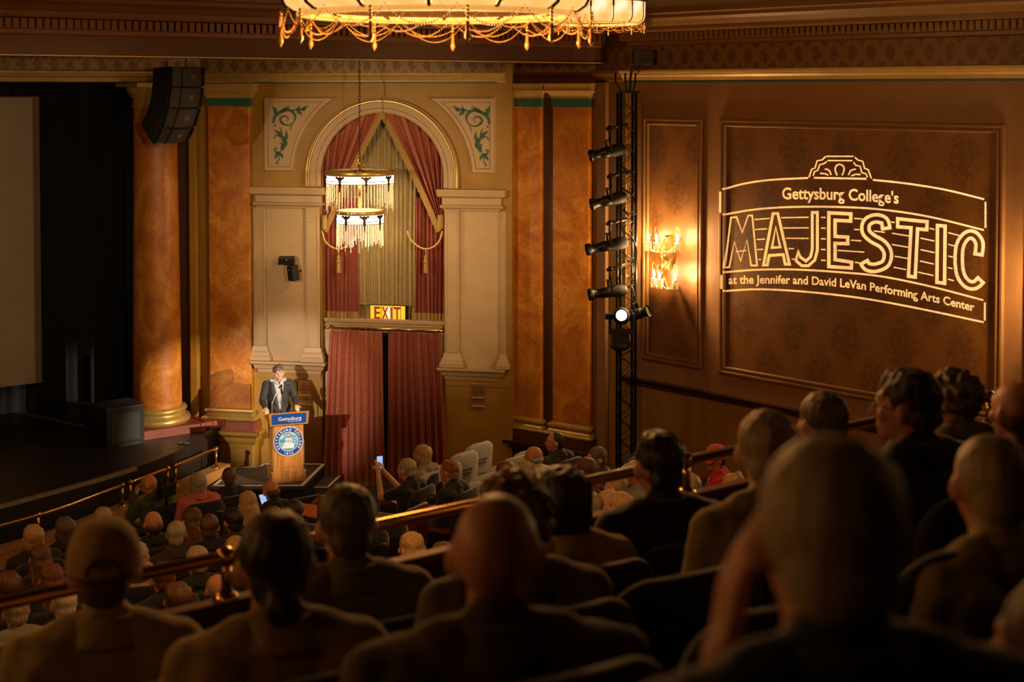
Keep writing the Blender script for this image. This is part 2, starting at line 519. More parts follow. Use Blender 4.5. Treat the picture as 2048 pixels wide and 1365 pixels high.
g = MB(); ring(g, RO - 0.034, RO - 0.017, 0.093, 0.102, 60, ext); ring(g, RO - 0.063, RO - 0.052, 0.077, 0.077, 60, ext)
g.build('gilt_arch_bead', gilt, wf)

STROKES = [
 ([(215,505),(225,430),(270,370),(350,320),(430,300),(500,330),(545,400),(530,470),(490,540),(470,610)], 34),
 ([(250,370),(235,300),(205,245)], 40), ([(330,330),(400,290),(455,245)], 40),
 ([(480,320),(560,300),(650,290),(720,245),(765,260)], 18), ([(560,310),(595,285),(600,235)], 32), ([(570,340),(610,340),(645,385)], 40), ([(640,300),(680,285),(715,240)], 42),
 ([(400,535),(340,500),(318,450),(350,405),(410,400),(440,440),(410,478)], 22), ([(380,525),(450,535),(505,490)], 16), ([(345,475),(352,510),(385,540)], 18),
 ([(335,920),(370,850),(378,780),(345,715),(255,690),(225,745)], 42), ([(380,770),(412,700),(402,610)], 36), ([(345,690),(285,645),(225,605)], 36),
 ([(345,680),(330,620),(310,560)], 14), ([(335,885),(345,825),(303,798)], 24), ([(395,860),(410,800),(400,760)], 22), ([(245,560),(235,535),(262,535)], 14),
 ([(330,935),(270,950),(235,910),(255,878),(278,905)], 20), ([(275,950),(335,990),(352,1040)], 32), ([(285,955),(255,1000),(235,1045)], 34),
 ([(290,980),(298,1050),(262,1095),(265,1125),(290,1110),(285,1075)], 9)]
def smooth_path(pts, k=6):
    out = []
    P = [pts[0]] + list(pts) + [pts[-1]]
    for i in range(1, len(P) - 2):
        p0, p1, p2, p3 = [Vector(q) for q in P[i - 1:i + 3]]
        for j in range(k):
            t = j / k
            out.append(0.5 * ((2 * p1) + (p2 - p0) * t + (2 * p0 - 5 * p1 + 4 * p2 - p3) * t * t + (3 * p1 - p0 - 3 * p2 + p3) * t ** 3))
    out.append(Vector(P[-2])); return out
def ribbon(path, w):
    n = len(path); L = []; R = []
    for i, q in enumerate(path):
        t = (path[min(i + 1, n - 1)] - path[max(i - 1, 0)]).normalized(); nn = Vector((-t.y, t.x))
        f = i / (n - 1); ww = w * (0.25 + 0.75 * sin(pi * min(1, f * 1.1 + 0.12)) ** 0.8) * 0.5
        L.append(q + nn * ww); R.append(q - nn * ww)
    return L, R
def scroll(mirror):
    mb = MB()
    for pts, w in STROKES:
        L, R = ribbon(smooth_path(pts), w * 1.4)
        def m(q):
            u = 520 + q.x / 7.58; v = 180 + q.y / 7.58
            a, z = NF.az(u, v)
            a = a if not mirror else 2 * ac - a - 0.06
            return (a, z)
        n = len(L); vs = []
        for q in L + R:
            a, z = m(q); vs.append((a, -0.036, z))
        mb.add(vs, [(i, i + 1, i + 1 + n, i + n) for i in range(n - 1)])
        # edges of the paint film
        vs2 = [(x, -0.028, z) for x, y, z in vs]
        mb.add(vs + vs2, [(i, i + 1, i + 1 + 2 * n, i + 2 * n) for i in range(n - 1)] + [(n + i, n + i + 1, n + i + 1 + 2 * n, n + i + 2 * n) for i in range(n - 1)])
    return mb
for mir in (False, True):
    zt, zb = zz(196), zz(343.6); xl = NF.a(531) if not mir else 2 * ac - NF.a(989)
    def sp(inset, rr):
        x0 = xl + inset; z1 = zt - inset; z0 = zb + inset; R = rr
        t0 = math.asin((z0 - zc) / R); t1 = math.asin((z1 - zc) / R)
        q = [(x0, z0)] + [(ac - R * cos(t0 + (t1 - t0) * i / 24), zc + R * sin(t0 + (t1 - t0) * i / 24)) for i in range(25)] + [(x0, z1)]
        return [((2 * ac - x), z) for x, z in q] if mir else q
    loops = [(sp(-0.02, RS - 0.02), 0.0), (sp(-0.02, RS - 0.02), -0.006), (sp(0.0, RS), 0.03), (sp(0.008, RS + 0.008), 0.045), (sp(0.06, RS + 0.06), 0.045), (sp(0.065, RS + 0.065), 0.02), (sp(0.08, RS + 0.08), 0.028)]
    pm = MB()
    for (A, o0), (B, o1) in zip(loops, loops[1:]):
        n = len(A); pm.add([(x, -o0, z) for x, z in A] + [(x, -o1, z) for x, z in B], [(i, (i + 1) % n, (i + 1) % n + n, i + n) for i in range(n)])
    A, o0 = loops[-1]; pm.add([(x, -o0, z) for x, z in A], [tuple(range(len(A)))])
    po = pm.build('spandrel_panel', tan_light, wf)
    scroll(mir).build('painted_scroll', teal_scroll, po)

def half(sideL):
    """impost, strips, ledge for one side of the arch; coordinates mirrored about the arch axis"""
    k = 1 if sideL else -1
    X = (lambda u: NF.a(u)) if sideL else (lambda u: 2 * ac - NF.a(u))
    lo, hi = (X(504), X(641)) if sideL else (X(641), aR + 0.02)
    def rng(u0, u1): return sorted((X(u0), X(u1)))
    zi = lambda v: NF.z(580, v)
    MB().box(lo, hi, -0.014, 0.0, zi(722), zi(416)).build('panel_field', tan_light, wf)
    x0, x1 = (lo + 0.16, hi - 0.03) if sideL else (lo + 0.03, hi - 0.16)
    MB().mold([(0.03, zi(417)), (0.05, zi(416)), (0.06, zi(412)), (0.10, zi(410)), (0.11, zi(405)), (0.07, zi(404)), (0.07, zi(391)), (0.12, zi(389)), (0.14, zi(387)), (0.15, zi(376)), (0.15, zi(374))], x0, x1).build('impost', tan_trim, wf)
    for (u0, u1) in ((509, 534), (613, 641)):
        a, b = rng(u0, u1)
        if a > aR: continue
        b = min(b, aR)
        s = MB().box(a, b, -0.055, 0, zi(716), zi(416)).build('pilaster_strip', tan_trim, wf)
        MB().frame(a + 0.02, b - 0.02, zi(693), zi(440), [(0, 0.055), (0.008, 0.063), (0.02, 0.063), (0.028, 0.048)]).build('inset_molding', tan_trim, s)
        MB().frame(a + 0.02, b - 0.02, zi(437), zi(418), [(0, 0.055), (0.006, 0.06), (0.014, 0.06), (0.02, 0.048)]).build('inset_molding', tan_trim, s)
        MB().mold([(0.12, zi(721)), (0.12, zi(713)), (0.10, zi(711)), (0.095, zi(706)), (0.07, zi(702)), (0.058, zi(696)), (0.055, zi(694))], a + 0.035, b - 0.035).build('strip_base', tan_trim, s)
    MB().mold([(0.0, zi(748)), (0.04, zi(746)), (0.05, zi(739)), (0.09, zi(737)), (0.11, zi(730)), (0.13, zi(728)), (0.15, zi(726)), (0.15, zi(722))], x0, x1).build('ledge', tan_trim, wf)
    MB().box(lo, hi, -0.02, 0.0, zi(758), zi(747)).build('frieze_strip', gold_wall, wf)
half(True); half(False)
# door casing under the arch, inside the recess
a0, a1 = NF.a(652), NF.a(884)
dz = lambda v: NF.z(768, v)
cs = MB()
cs.box(NF.a(640), NF.a(660), 0.10, 0.35, 0, dz(655)); cs.box(NF.a(878), NF.a(896), 0.10, 0.35, 0, dz(655))
cs.box(NF.a(640), NF.a(896), 0.12, 0.35, dz(668), dz(646))
door_case = structure('door_1', cs, tan_trim, NF.M, 0.004)
MB().mold([(0.0, dz(664)), (0.02, dz(660)), (0.02, dz(656)), (0.05, dz(654)), (0.05, dz(650)), (0.09, dz(648)), (0.10, dz(643)), (0.10, dz(641))], a0 + 0.05, a1 - 0.05).build('lintel_molding', tan_trim, door_case, Matrix.Translation((0, 0.12, 0)))
structure('doorway_dark_sheet', MB().box(NF.a(662), NF.a(878), 0.30, 0.34, 0, dz(668)), black_paint, NF.M)  # black sheet stands in for the dark of the open doorway

# ================================================================== pilasters and column
def pilaster(parent, a0, a1, out, zlist, pl_mat, name='pilaster', pedestal=False):
    zb0, zb1, zs, zt, zk = zlist       # base bottom, base top, shaft top, teal top, capital top
    s = MB().box(a0, a1, -out, 0, zb1 - 0.02, zs + 0.02).build(name, orange_marble, parent, None, 0.012)
    def band(nm, mat, prof): return MB().mold([(out + o, z) for o, z in prof], a0 + out, a1 - out).build(nm, mat, s)
    band('teal_band', teal, [(0.0, zs), (0.018, zs + 0.005), (0.018, zt - 0.012), (0.0, zt - 0.01)])
    h = zk - zt
    band('capital', gilt_soft, [(0.0, zt - 0.012), (0.025, zt - 0.012), (0.025, zt), (0.02, zt + h * 0.08), (0.05, zt + h * 0.25), (0.10, zt + h * 0.4), (0.11, zt + h * 0.5), (0.10, zt + h * 0.52), (0.10, zt + h * 0.86), (0.13, zt + h * 0.88), (0.13, zk), (0.0, zk)])
    band('collar', gilt, [(0.0, zs - 0.02), (0.012, zs - 0.02), (0.012, zs - 0.004), (0.0, zs - 0.004)])
    b = zb1 - zb0
    band('base', gilt, [(0.0, zb0), (0.085, zb0), (0.11, zb0 + b * 0.08), (0.115, zb0 + b * 0.2), (0.10, zb0 + b * 0.32), (0.055, zb0 + b * 0.40), (0.04, zb0 + b * 0.5), (0.045, zb0 + b * 0.62), (0.06, zb0 + b * 0.66), (0.07, zb0 + b * 0.78), (0.06, zb0 + b * 0.9), (0.0, zb1)])
    band('plinth', pl_mat, [(0.0, zb0 - 0.14), (0.115, zb0 - 0.14), (0.115, zb0), (0.0, zb0)])
    return s
ZL = (1.08, 1.30, 6.46, 6.61, 6.84)
pl = pilaster(wf, NF.a(423.5), NF.a(505), 0.13, ZL, red_plinth)
# pedestal under the left pilaster
pd = MB()
pa0, pa1 = NF.a(423.5) - 0.13, NF.a(505) + 0.10
pd.box(pa0, pa1, -0.25, 0, 0, 0.94)
ped = pd.build('pedestal', gold_wall, wf, None, 0.006)
MB().mold([(0.25, 0.70), (0.27, 0.71), (0.28, 0.74), (0.29, 0.76), (0.29, 0.82), (0.33, 0.86), (0.36, 0.88), (0.36, 0.935), (0.25, 0.94)], pa0 + 0.25, pa1 - 0.25).build('pedestal_cap', gold_wall, ped)
MB().frame(pa0 + 0.10, pa1 - 0.12, 0.38, 0.66, [(0, 0.25), (0.01, 0.262), (0.02, 0.262), (0.03, 0.25)]).build('pedestal_panel', gold_wall, ped)
# trim between column and pilaster
MB().box(NF.a(386), NF.a(400), -0.16, 0, 1.0, 6.84).build('corner_strip', gold_wall, wf, None, 0.01)
MB().box(NF.a(355), NF.a(386), -0.02, 0, 1.0, 6.84).build('brown_field', brown_fascia, wf)

# right pair
wp = structure('wall_pier', MB().box(-0.05, PF.len + 0.02, 0, 0.35, 0, 7.45), gold_wall, PF.M)
pz = lambda u: PF.a(u, 0.13)
pilaster(wp, pz(1009), pz(1081), 0.13, ZL, dark_plinth)
pilaster(wp, pz(1105), pz(1177), 0.13, ZL, dark_plinth)
MB().box(pz(1081) + 0.0, pz(1105), -0.03, 0, 1.0, 6.6).build('dark_field', brown_fascia, wp)
MB().mold([(0.0, 6.84), (0.03, 6.85), (0.05, 6.93), (0.10, 6.97), (0.12, 7.0), (0.12, 7.02)], 0, PF.len, False).build('architrave', corn_brown, wp)
MB().box(0, PF.len, -0.012, 0, 7.02, 7.43).build('frieze_band', frieze, wp)
MB().mold([(0.0, 0.70), (0.20, 0.72), (0.26, 0.78), (0.34, 0.80), (0.34, 0.86), (0.38, 0.88), (0.38, 0.93), (0.0, 0.94)], -0.05, PF.len - 0.1).build('shelf', mahogany, wp)
MB().box(-0.1, PF.len, -0.16, 0, 0, 0.72).build('pedestal', wains, wp)

# column
cr = lambda z: 0.405 - 0.05 * (z - 1.4) / 5.0
col = MB()
col.lathe([(cr(1.4), 1.40)] + [(cr(z), z) for z in (2, 3, 4, 5, 6, 6.45)], (0, 0, 0), 48)
cl = col.build('column', orange_marble, None, Matrix.Translation(COLC)); cl['kind'] = 'structure'
MB().lathe([(0.52, 1.14), (0.545, 1.17), (0.55, 1.20), (0.53, 1.25), (0.47, 1.27), (0.455, 1.30), (0.46, 1.33), (0.485, 1.345), (0.49, 1.37), (0.47, 1.40), (0.42, 1.42)], (0, 0, 0), 48).build('base', gilt, cl)
pb = MB().box(-0.60, 0.60, -0.60, 0.60, 1.0, 1.14); pb.xf(Matrix.Rotation(ROWANG, 4, 'Z')); pb.build('plinth', red_plinth, cl)
pb = MB().box(0.62, 1.0, -0.50, 0.40, 1.0, 1.12); pb.xf(Matrix.Rotation(ROWANG, 4, 'Z')); pb.build('step', red_plinth, cl)
MB().lathe([(0.36, 6.44), (0.38, 6.45), (0.38, 6.47), (0.365, 6.48), (0.365, 6.60), (0.40, 6.62), (0.45, 6.70), (0.47, 6.74), (0.47, 6.78)], (0, 0, 0), 48).build('capital', gilt_soft, cl)
ab = MB().box(-0.5, 0.5, -0.5, 0.5, 6.78, 6.85); ab.xf(Matrix.Rotation(ROWANG, 4, 'Z')); ab.build('abacus', gilt_soft, cl)

# proscenium header over the stage
hd = structure('wall_proscenium_header', MB().box(0, HF.len, 0, 0.5, 6.86, 7.45), gold_wall, HF.M)
MB().mold([(0.0, 6.86), (0.05, 6.87), (0.07, 6.93), (0.12, 6.96), (0.15, 7.01), (0.15, 7.04), (0.0, 7.06)], 0, HF.len, False).build('architrave', gilt_soft, hd)
MB().box(0, HF.len, -0.02, 0, 7.05, 7.43).build('frieze_band', frieze, hd)

# ================================================================== right wall
wr = structure('wall_right', MB().box(0, 11.5, 0, 0.3, 0, 7.5), wall_tan, RF.M)
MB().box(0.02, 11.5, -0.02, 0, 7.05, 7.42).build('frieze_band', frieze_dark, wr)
MB().mold([(0.0, 6.855), (0.02, 6.86), (0.02, 6.885), (0.05, 6.89), (0.06, 6.93), (0.10, 6.965), (0.10, 6.98), (0.13, 6.99), (0.14, 7.02), (0.14, 7.04), (0.0, 7.05)], 0.0, 11.5, False).build('architrave', gilt_soft, wr)
MB().box(0.05, 11.5, -0.024, 0, 6.85, 6.883).build('teal_band', teal, wr)
cornice(RF, paint('bronze_cornice_paint', (0.26, 0.135, 0.045), 0.42, 0.1), 0.0, 9.0, wr)
zr = RF.z(1270, 755.4, 0.05); zrb = RF.z(1270, 770.8, 0.05)
MB().mold([(0.0, zrb), (0.03, zrb), (0.05, zrb + 0.025), (0.045, zrb + 0.04), (0.06, zr - 0.045), (0.09, zr - 0.03), (0.09, zr - 0.005), (0.0, zr)], 0, 11.5, False).build('chair_rail', mahogany, wr)
MB().box(0, 11.5, -0.012, 0, 0, zrb).build('wainscot', wains, wr)
PROF = [(0, 0.0), (0.0, 0.03), (0.02, 0.045), (0.045, 0.045), (0.055, 0.028), (0.07, 0.028), (0.085, 0.04), (0.105, 0.04), (0.12, 0.012)]
zpt, zpb = RF.z(1440, 237), RF.z(1440, 746.6)
for (x0, x1) in ((RF.a(1287), RF.a(1407)), (RF.a(1439.5), RF.a(2010)), (RF.a(2010) + (RF.a(1439.5) - RF.a(1407)), RF.a(2010) + (RF.a(1439.5) - RF.a(1287)))):
    pn = MB().box(x0 + 0.1, x1 - 0.1, -0.006, 0, zpb + 0.1, zpt - 0.1).build('wallpaper_panel', wall_paper, wr)
    MB().frame(x0, x1, zpb, zpt, PROF).build('panel_molding', wall_mold, pn)
# corner between pier and right wall
pe = PF.M @ Vector((PF.len, 0, 0)); CF = Frame(pe, _r0)
wc = structure('wall_corner', MB().box(-0.05, CF.len + 0.05, 0, 0.3, 0, 7.5), gold_wall, CF.M)
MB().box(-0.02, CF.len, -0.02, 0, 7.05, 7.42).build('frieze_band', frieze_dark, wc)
MB().mold([(0.0, 6.855), (0.05, 6.89), (0.06, 6.93), (0.10, 6.965), (0.13, 6.99), (0.14, 7.04), (0.0, 7.05)], 0, CF.len, False).build('architrave', corn_brown, wc)
MB().mold(CORN, -0.4, CF.len + 0.1, False).build('cornice', corn_brown, wc)
MB().box(0.12, CF.len * 0.45, -0.06, 0, 0, 6.85).build('corner_strip', wall_tan, wc)

# ================================================================== stage
lip_uv = [(-260, 1075), (-130, 1045), (0, 1012), (70, 993), (137, 975), (205, 956), (274, 935), (315, 920), (350, 905), (378, 892), (400, 880), (411, 871)]
lip = [at_z(u, v, 1.0).xy for u, v in lip_uv]
stage_poly = [tuple(p) for p in lip] + [(-4.9, 24.3), (-5.4, 30), (-16, 30), (-16, 14)]
sm = MB().slab(stage_poly, 0.0, 1.0)
sg = structure('floor_stage', sm, stage_black)
nl = MB()
for i in range(6):
    a, b = lip[i], lip[i + 1]; 
    t = (b - a).normalized(); n2 = Vector((t.y, -t.x))
    nl.add([(a.x, a.y, 1.004), (b.x, b.y, 1.004), (b.x - n2.x * 0.05, b.y - n2.y * 0.05, 1.004), (a.x - n2.x * 0.05, a.y - n2.y * 0.05, 1.004),
            (a.x + n2.x * .006, a.y + n2.y * .006, 0.95), (b.x + n2.x * .006, b.y + n2.y * .006, 0.95)], [(0, 1, 2, 3), (4, 5, 1, 0)])
nl.build('edge_nosing', paint('grey_stage_nosing', (0.20, 0.165, 0.12), 0.5, 0.1), sg)
# orchestra rail ledge
led_uv = [(-200, 1170), (-90, 1133), (0, 1103), (76, 1081), (140, 1061), (243, 1019), (300, 998), (359, 974), (412, 951), (464, 928)]
led = [at_z(u, v, 0.57).xy for u, v in led_uv]
lw = MB(); lc = MB()
for i in range(len(led) - 1):
    a, b = led[i], led[i + 1]
    def off(i):
        t = (led[min(i + 1, len(led) - 1)] - led[max(i - 1, 0)]).normalized(); return Vector((-t.y, t.x))
    na, nb = off(i), off(i + 1)
    q = [a, b, b + nb * 0.24, a + na * 0.24]
    lw.slab([tuple(p) for p in (a + na * 0.03, b + nb * 0.03, b + nb * 0.2, a + na * 0.2)], 0, 0.52)
    lc.slab([tuple(p) for p in q], 0.52, 0.57)
ow = structure('wall_orchestra_rail', lw, oak_ledge)
lc.build('ledge_cap', oak_ledge, ow)
# ================================================================== a separate workshop scene in which shapes are made
WS = bpy.data.scenes.new('workshop'); WL = WS.view_layers[0]
def evaluated(o):
    WS.collection.objects.link(o); WL.update()
    return bpy.data.meshes.new_from_object(o.evaluated_get(WL.depsgraph))
# ================================================================== text helper
def text_mesh(body, offset=0.0, spacing=1.0):
    cu = bpy.data.curves.new('t', 'FONT'); cu.body = body; cu.offset = offset; cu.space_character = spacing
    cu.resolution_u = 3
    o = bpy.data.objects.new('t', cu)
    me = evaluated(o)
    V = [v.co.copy() for v in me.vertices]; P = [tuple(p.vertices) for p in me.polygons]
    bpy.data.objects.remove(o); bpy.data.curves.remove(cu); bpy.data.meshes.remove(me)
    x0 = min(v.x for v in V); x1 = max(v.x for v in V)
    V = [Vector((v.x - x0, v.y)) for v in V]
    return V, P, x1 - x0
def contours(V, P):
    # merge coincident vertices, then collect boundary loops
    key = {}; idx = []
    for v in V:
        k = (round(v.x, 5), round(v.y, 5)); idx.append(key.setdefault(k, len(key)))
    pos = [None] * len(key)
    for v, i in zip(V, idx): pos[i] = v
    ed = {}
    for p in P:
        q = [idx[i] for i in p]
        for a, b in zip(q, q[1:] + q[:1]):
            if a == b: continue
            ed.setdefault((min(a, b), max(a, b)), []).append((a, b))
    nxt = {}
    for k, l in ed.items():
        if len(l) == 1: nxt.setdefault(l[0][0], []).append(l[0][1])
    loops = []
    while nxt:
        s = next(iter(nxt)); cur = s; loop = []
        while cur in nxt:
            loop.append(cur); q = nxt[cur].pop()
            if not nxt[cur]: del nxt[cur]
            cur = q
            if cur == s: break
        if len(loop) > 2: loops.append([pos[i] for i in loop])
    return loops
def put_text(body, fn, name, mat, parent, offset=0.0, spacing=1.0, mw=None):
    """fn maps (x/width, y) of the flat text to a 3-D point"""
    V, P, W = text_mesh(body, offset, spacing)
    mb = MB(); mb.add([fn(v.x / W, v.y) for v in V], P)
    return mb.build(name, mat, parent, mw)

# ================================================================== curtains of the niche
def inw(o, m=NF.M): o.matrix_world = m; return o
def pleat(x, k, seed=0.0): return sin(x * k + seed) + 0.35 * sin(x * k * 2.3 + seed * 3 + 1)
def drape(name, uL0, uR0, v0, uL1, uR1, v1, out, amp, folds, mat, label, group=None, hem=None, fr=0.13, cat='curtain'):
    aL0, z0 = NF.az(uL0, v0, out); aR0, _ = NF.az(uR0, v0, out); aL1, z1 = NF.az(uL1, v1, out); aR1, _ = NF.az(uR1, v1, out)
    seed = random.random() * 6
    def f(s, t):
        l = aL0 + (aL1 - aL0) * t ** 0.8; r = aR0 + (aR1 - aR0) * t ** 0.8
        w = pleat(s * 2 * pi, folds, seed) * amp * (0.55 + 0.45 * t)
        return (l + (r - l) * s + 0.01 * sin(9 * s + 4 * t), -out - w - amp * 0.3 * sin(t * 2 + s * 11), z0 + (z1 - z0) * t)
    o = MB().grid(f, folds * 10, 16).build(name, mat)
    inw(o); tag(o, label, cat, group)
    if hem:
        def g(s, t):
            p = f(s, 1.0); q = f(s, 0.97)
            return (p[0], p[1] - 0.02 - 0.012 * sin(s * folds * 40), p[2] + 0.02 - (fr) * t - 0.01 * sin(s * 300) * t)
        MB().grid(g, folds * 14, 3).build('fringe', hem, o)
    return o
IN = -0.16
drape('straight_drape', 640, 716, 395, 641, 719, 624, IN, 0.035, 9, brocade_deep, 'straight pleated rose drape with gold fringe left of the sheer, under the arch', 'straight drapes beside the sheer', fringe_gold, 0.17)
drape('straight_drape', 832, 896, 395, 831, 896, 628, IN, 0.035, 8, brocade_deep, 'straight pleated rose drape with gold fringe right of the sheer, under the arch', 'straight drapes beside the sheer', fringe_gold, 0.17)
drape('sheer_drape', 712, 836, 236, 716, 834, 608, IN - 0.07, 0.026, 13, sheer_cloth, 'olive tan sheer hanging in the middle of the arched niche', None, fringe_gold, 0.03)

def swag(side):
    k = 1 if side == 'l' else -1
    mir = lambda u: u if k == 1 else 2 * 764.5 - u
    tie_u, tie_v = 648, 452
    N_, S_ = 64, 26
    def P(j, s):
        # j: 0 inner edge at apex ... 1 at the spring of the arch
        th = pi / 2 - j * (pi / 2 + 0.10)
        U0 = 764.5 - 131 * cos(th) - 3 * (1 - j); V0 = 353 - 131 * sin(th)
        if th < 0: U0, V0 = 764.5 - 131, 353 + (-th) * 250
        U1 = tie_u + 6 * (1 - j) - 6; V1 = tie_v + 16 * (1 - j) - 10
        sag = 1 - s
        U = U0 + (U1 - U0) * s; V = V0 + (V1 - V0) * s
        # drapery bows downward towards the arch centre
        bow = sin(pi * s) * (16 - 22 * (1 - j))
        U += bow * 0.35 * (1 - j); V += bow * 0.5
        fold = sin(j * 2 * pi * 7.5 + 0.8 * sin(3 * s)) + 0.4 * sin(j * 2 * pi * 17 + s * 2)
        amp = 0.06 * (0.35 + 0.65 * sin(pi * min(1, s * 0.9 + 0.15)))
        out = -0.06 + amp * fold
        a, z = NF.az(mir(U), V, out)
        return (a, -out, z)
    o = MB().grid(lambda i, j: P(i, j), N_, S_).build('swag_curtain', brocade_red); inw(o)
    tag(o, 'rose brocade swag curtain gathered to the %s side under the arch' % ('left' if k == 1 else 'right'), 'curtain', 'swag curtains of the arch')
    def fr(s, t):
        p = Vector(P(0.0, t)); q = Vector(P(0.02, t))
        return (p.x + k * (-0.02 + 0.085 * s), p.y - 0.02, p.z - 0.015 - 0.05 * s + 0.006 * sin(t * 160) * s)
    MB().grid(fr, 3, 70).build('fringe', fringe_gold, o)
    tu = lambda u, v, out=0.03: (NF.az(mir(u), v, out)[0], -out, NF.az(mir(u), v, out)[1])
    def cuff(s, t):
        p = tu(642 + 12 * s, 430 + 28 * t); return (p[0], p[1] - 0.04 * sin(pi * s), p[2])
    MB().grid(cuff, 6, 4).build('gathered_cuff', fringe_gold, o)
    # tie-back rope and tassel: a thing of its own
    r = empty('tassel_tieback'); r.matrix_world = NF.M
    tag(r, 'gold rope tieback with hanging tassel on the %s drape' % ('left' if k == 1 else 'right'), 'tassel', 'rope tiebacks')
    path = smooth_path([tu(644, 462, 0.02), tu(650, 482, 0.05), tu(664, 495, 0.06), tu(680, 498, 0.06), tu(694, 492, 0.05), tu(708, 478, 0.04), tu(714, 462, 0.03)], 5)
    MB().tube(path, 0.016, 6).build('rope', paint('gold_rope' + side, (0.50, 0.30, 0.09), 0.5, 0.3, 90), r)
    p = tu(677, 498, 0.07)
    MB().lathe([(0.006, 0), (0.02, -0.03), (0.012, -0.06), (0.012, -0.10), (0.032, -0.13), (0.036, -0.16), (0.02, -0.18), (0.04, -0.19), (0.044, -0.23), (0.036, -0.235)], p, 10).build('tassel_head', fringe_gold, r)
    MB().lathe([(0.034, -0.235), (0.038, -0.30), (0.042, -0.40), (0.03, -0.405), (0.0, -0.40)], p, 14, smooth=False).build('tassel_skirt', fringe_gold, r)
swag('l'); swag('r')

# door curtains on a brass rod
def door_curtain(side):
    if side == 'l': return drape('door_curtain', 660, 764, 661, 647, 772, 962, 0.10, 0.045, 9, brocade_red, 'rose patterned door curtain on the brass rod beside the lectern', 'door curtains', fringe_gold, 0.12)
    return drape('door_curtain', 776, 879, 664, 774, 897, 968, 0.10, 0.05, 8, brocade_deep, 'plain deep red door curtain on the brass rod, right of the dark gap', 'door curtains', fringe_gold, 0.12)
door_curtain('l'); door_curtain('r')
rod = empty('curtain_rod'); rod.matrix_world = NF.M
tag(rod, 'brass curtain rod with rings and ball ends over the doorway', 'curtain rod')
pr0 = NF.az(655, 656, 0.10); pr1 = NF.az(881, 661, 0.10); zrod = (pr0[1] + pr1[1]) / 2
MB().tube([(pr0[0], -0.10, zrod), (pr1[0], -0.10, zrod)], 0.017, 10).build('rod', brass, rod)
for a in (pr0[0], pr1[0]):
    MB().ball((a, -0.10, zrod), (0.045, 0.03, 0.03), 10, 6).build('finial', brass, rod)
    MB().box(a - 0.012, a + 0.012, -0.10, 0.10, zrod - 0.02, zrod + 0.012).build('bracket', brass, rod)
rg = MB().tube([(0, 0.026 * cos(t), 0.026 * sin(t)) for t in [2 * pi * i / 12 for i in range(12)]], 0.004, 4, True).mesh('ring', brass)
for i in range(22):
    q = link('ring', rg, rod); q.location = (pr0[0] + (pr1[0] - pr0[0]) * (0.04 + 0.92 * i / 21), -0.10, zrod - 0.009); q.rotation_euler = (0, 0, random.uniform(-0.6, 0.6))

# exit sign
ex = empty('exit_sign'); ex.matrix_world = NF.M @ Matrix.Translation((0, 0.28, 0))
tag(ex, 'yellow backlit stained glass exit sign with red letters above the doorway', 'sign')
x0, z1 = NF.az(739, 609, -0.18); x1, _ = NF.az(812, 612, -0.18); _, z0 = NF.az(739, 641, -0.18)
MB().box(x0, x1, -0.10, 0.06, z0, z1).build('housing', black_metal, ex)
yel = emis('amber_lit_glass', (1.0, 0.62, 0.02), 0.62, (0.5, 0.35, 0.05))
redl = emis('red_lit_glass', (0.45, 0.012, 0.006), 0.35, (0.2, 0.01, 0.01))
pale = emis('pale_lit_glass', (1.0, 0.75, 0.45), 1.1, (0.5, 0.4, 0.3))
w = x1 - x0; h = z1 - z0
MB().box(x0 + 0.015, x1 - 0.015, -0.106, -0.1, z0 + 0.015, z1 - 0.015).build('glass', yel, ex)
MB().box(x0 + w * 0.46, x0 + w * 0.60, -0.108, -0.106, z0 + 0.03, z1 - 0.03).build('bright_pane', pale, ex)
for ch, f0, f1 in (('E', 0.14, 0.30), ('X', 0.34, 0.53), ('I', 0.58, 0.625), ('T', 0.67, 0.85)):
    V, P, W = text_mesh(ch, 0.02)
    hh = max(v.y for v in V)
    MB().add([(x0 + w * (f0 + (f1 - f0) * v.x / W), -0.112, z0 + h * (0.12 + 0.76 * v.y / hh)) for v in V], P).build('letter', redl, ex)
for f in (0.14, 0.33, 0.565, 0.64, 0.86):
    MB().box(x0 + w * f - 0.003, x0 + w * f + 0.003, -0.110, -0.106, z0 + 0.015, z1 - 0.015).build('lead_line', black_metal, ex)

# small black loudspeakers on the panel
def box_speaker(u0, u1, v0, v1, tilt, label):
    x0, z1 = NF.az(u0, v0, 0.12); x1, z0 = NF.az(u1, v1, 0.12)
    cx, cz = (x0 + x1) / 2, (z0 + z1) / 2; hw, hh = (x1 - x0) / 2, (z1 - z0) / 2
    r = empty('wall_speaker'); r.matrix_world = NF.M @ Matrix.Translation((cx, -0.16, cz)) @ Matrix.Rotation(tilt, 4, 'Z') @ Matrix.Rotation(radians(8), 4, 'X')
    tag(r, label, 'speaker', 'small wall speakers')
    MB().box(-hw, hw, -0.07, 0.07, -hh, hh, (-hw * 0.92, hw * 0.92, -0.07, 0.07)).build('cabinet', black_paint, r, None, 0.01)
    MB().box(-hw * 0.86, hw * 0.86, -0.078, -0.068, -hh * 0.86, hh * 0.86).build('grille', black_metal, r, None, 0.004)
    MB().tube([(0, 0.06, 0), (0.02, 0.11, 0.0), (0.02, 0.165, 0)], 0.015, 6).build('bracket', black_metal, r)
    MB().ball((0, -0.08, hh * 0.5), 0.008, 6, 4).build('badge', white_tape, r)
box_speaker(559, 591, 513, 528, 0.25, 'wide black speaker mounted higher on the tan panel left of the arch')
box_speaker(580, 596, 530, 561, -0.5, 'narrow upright black speaker mounted lower on the tan panel left of the arch')

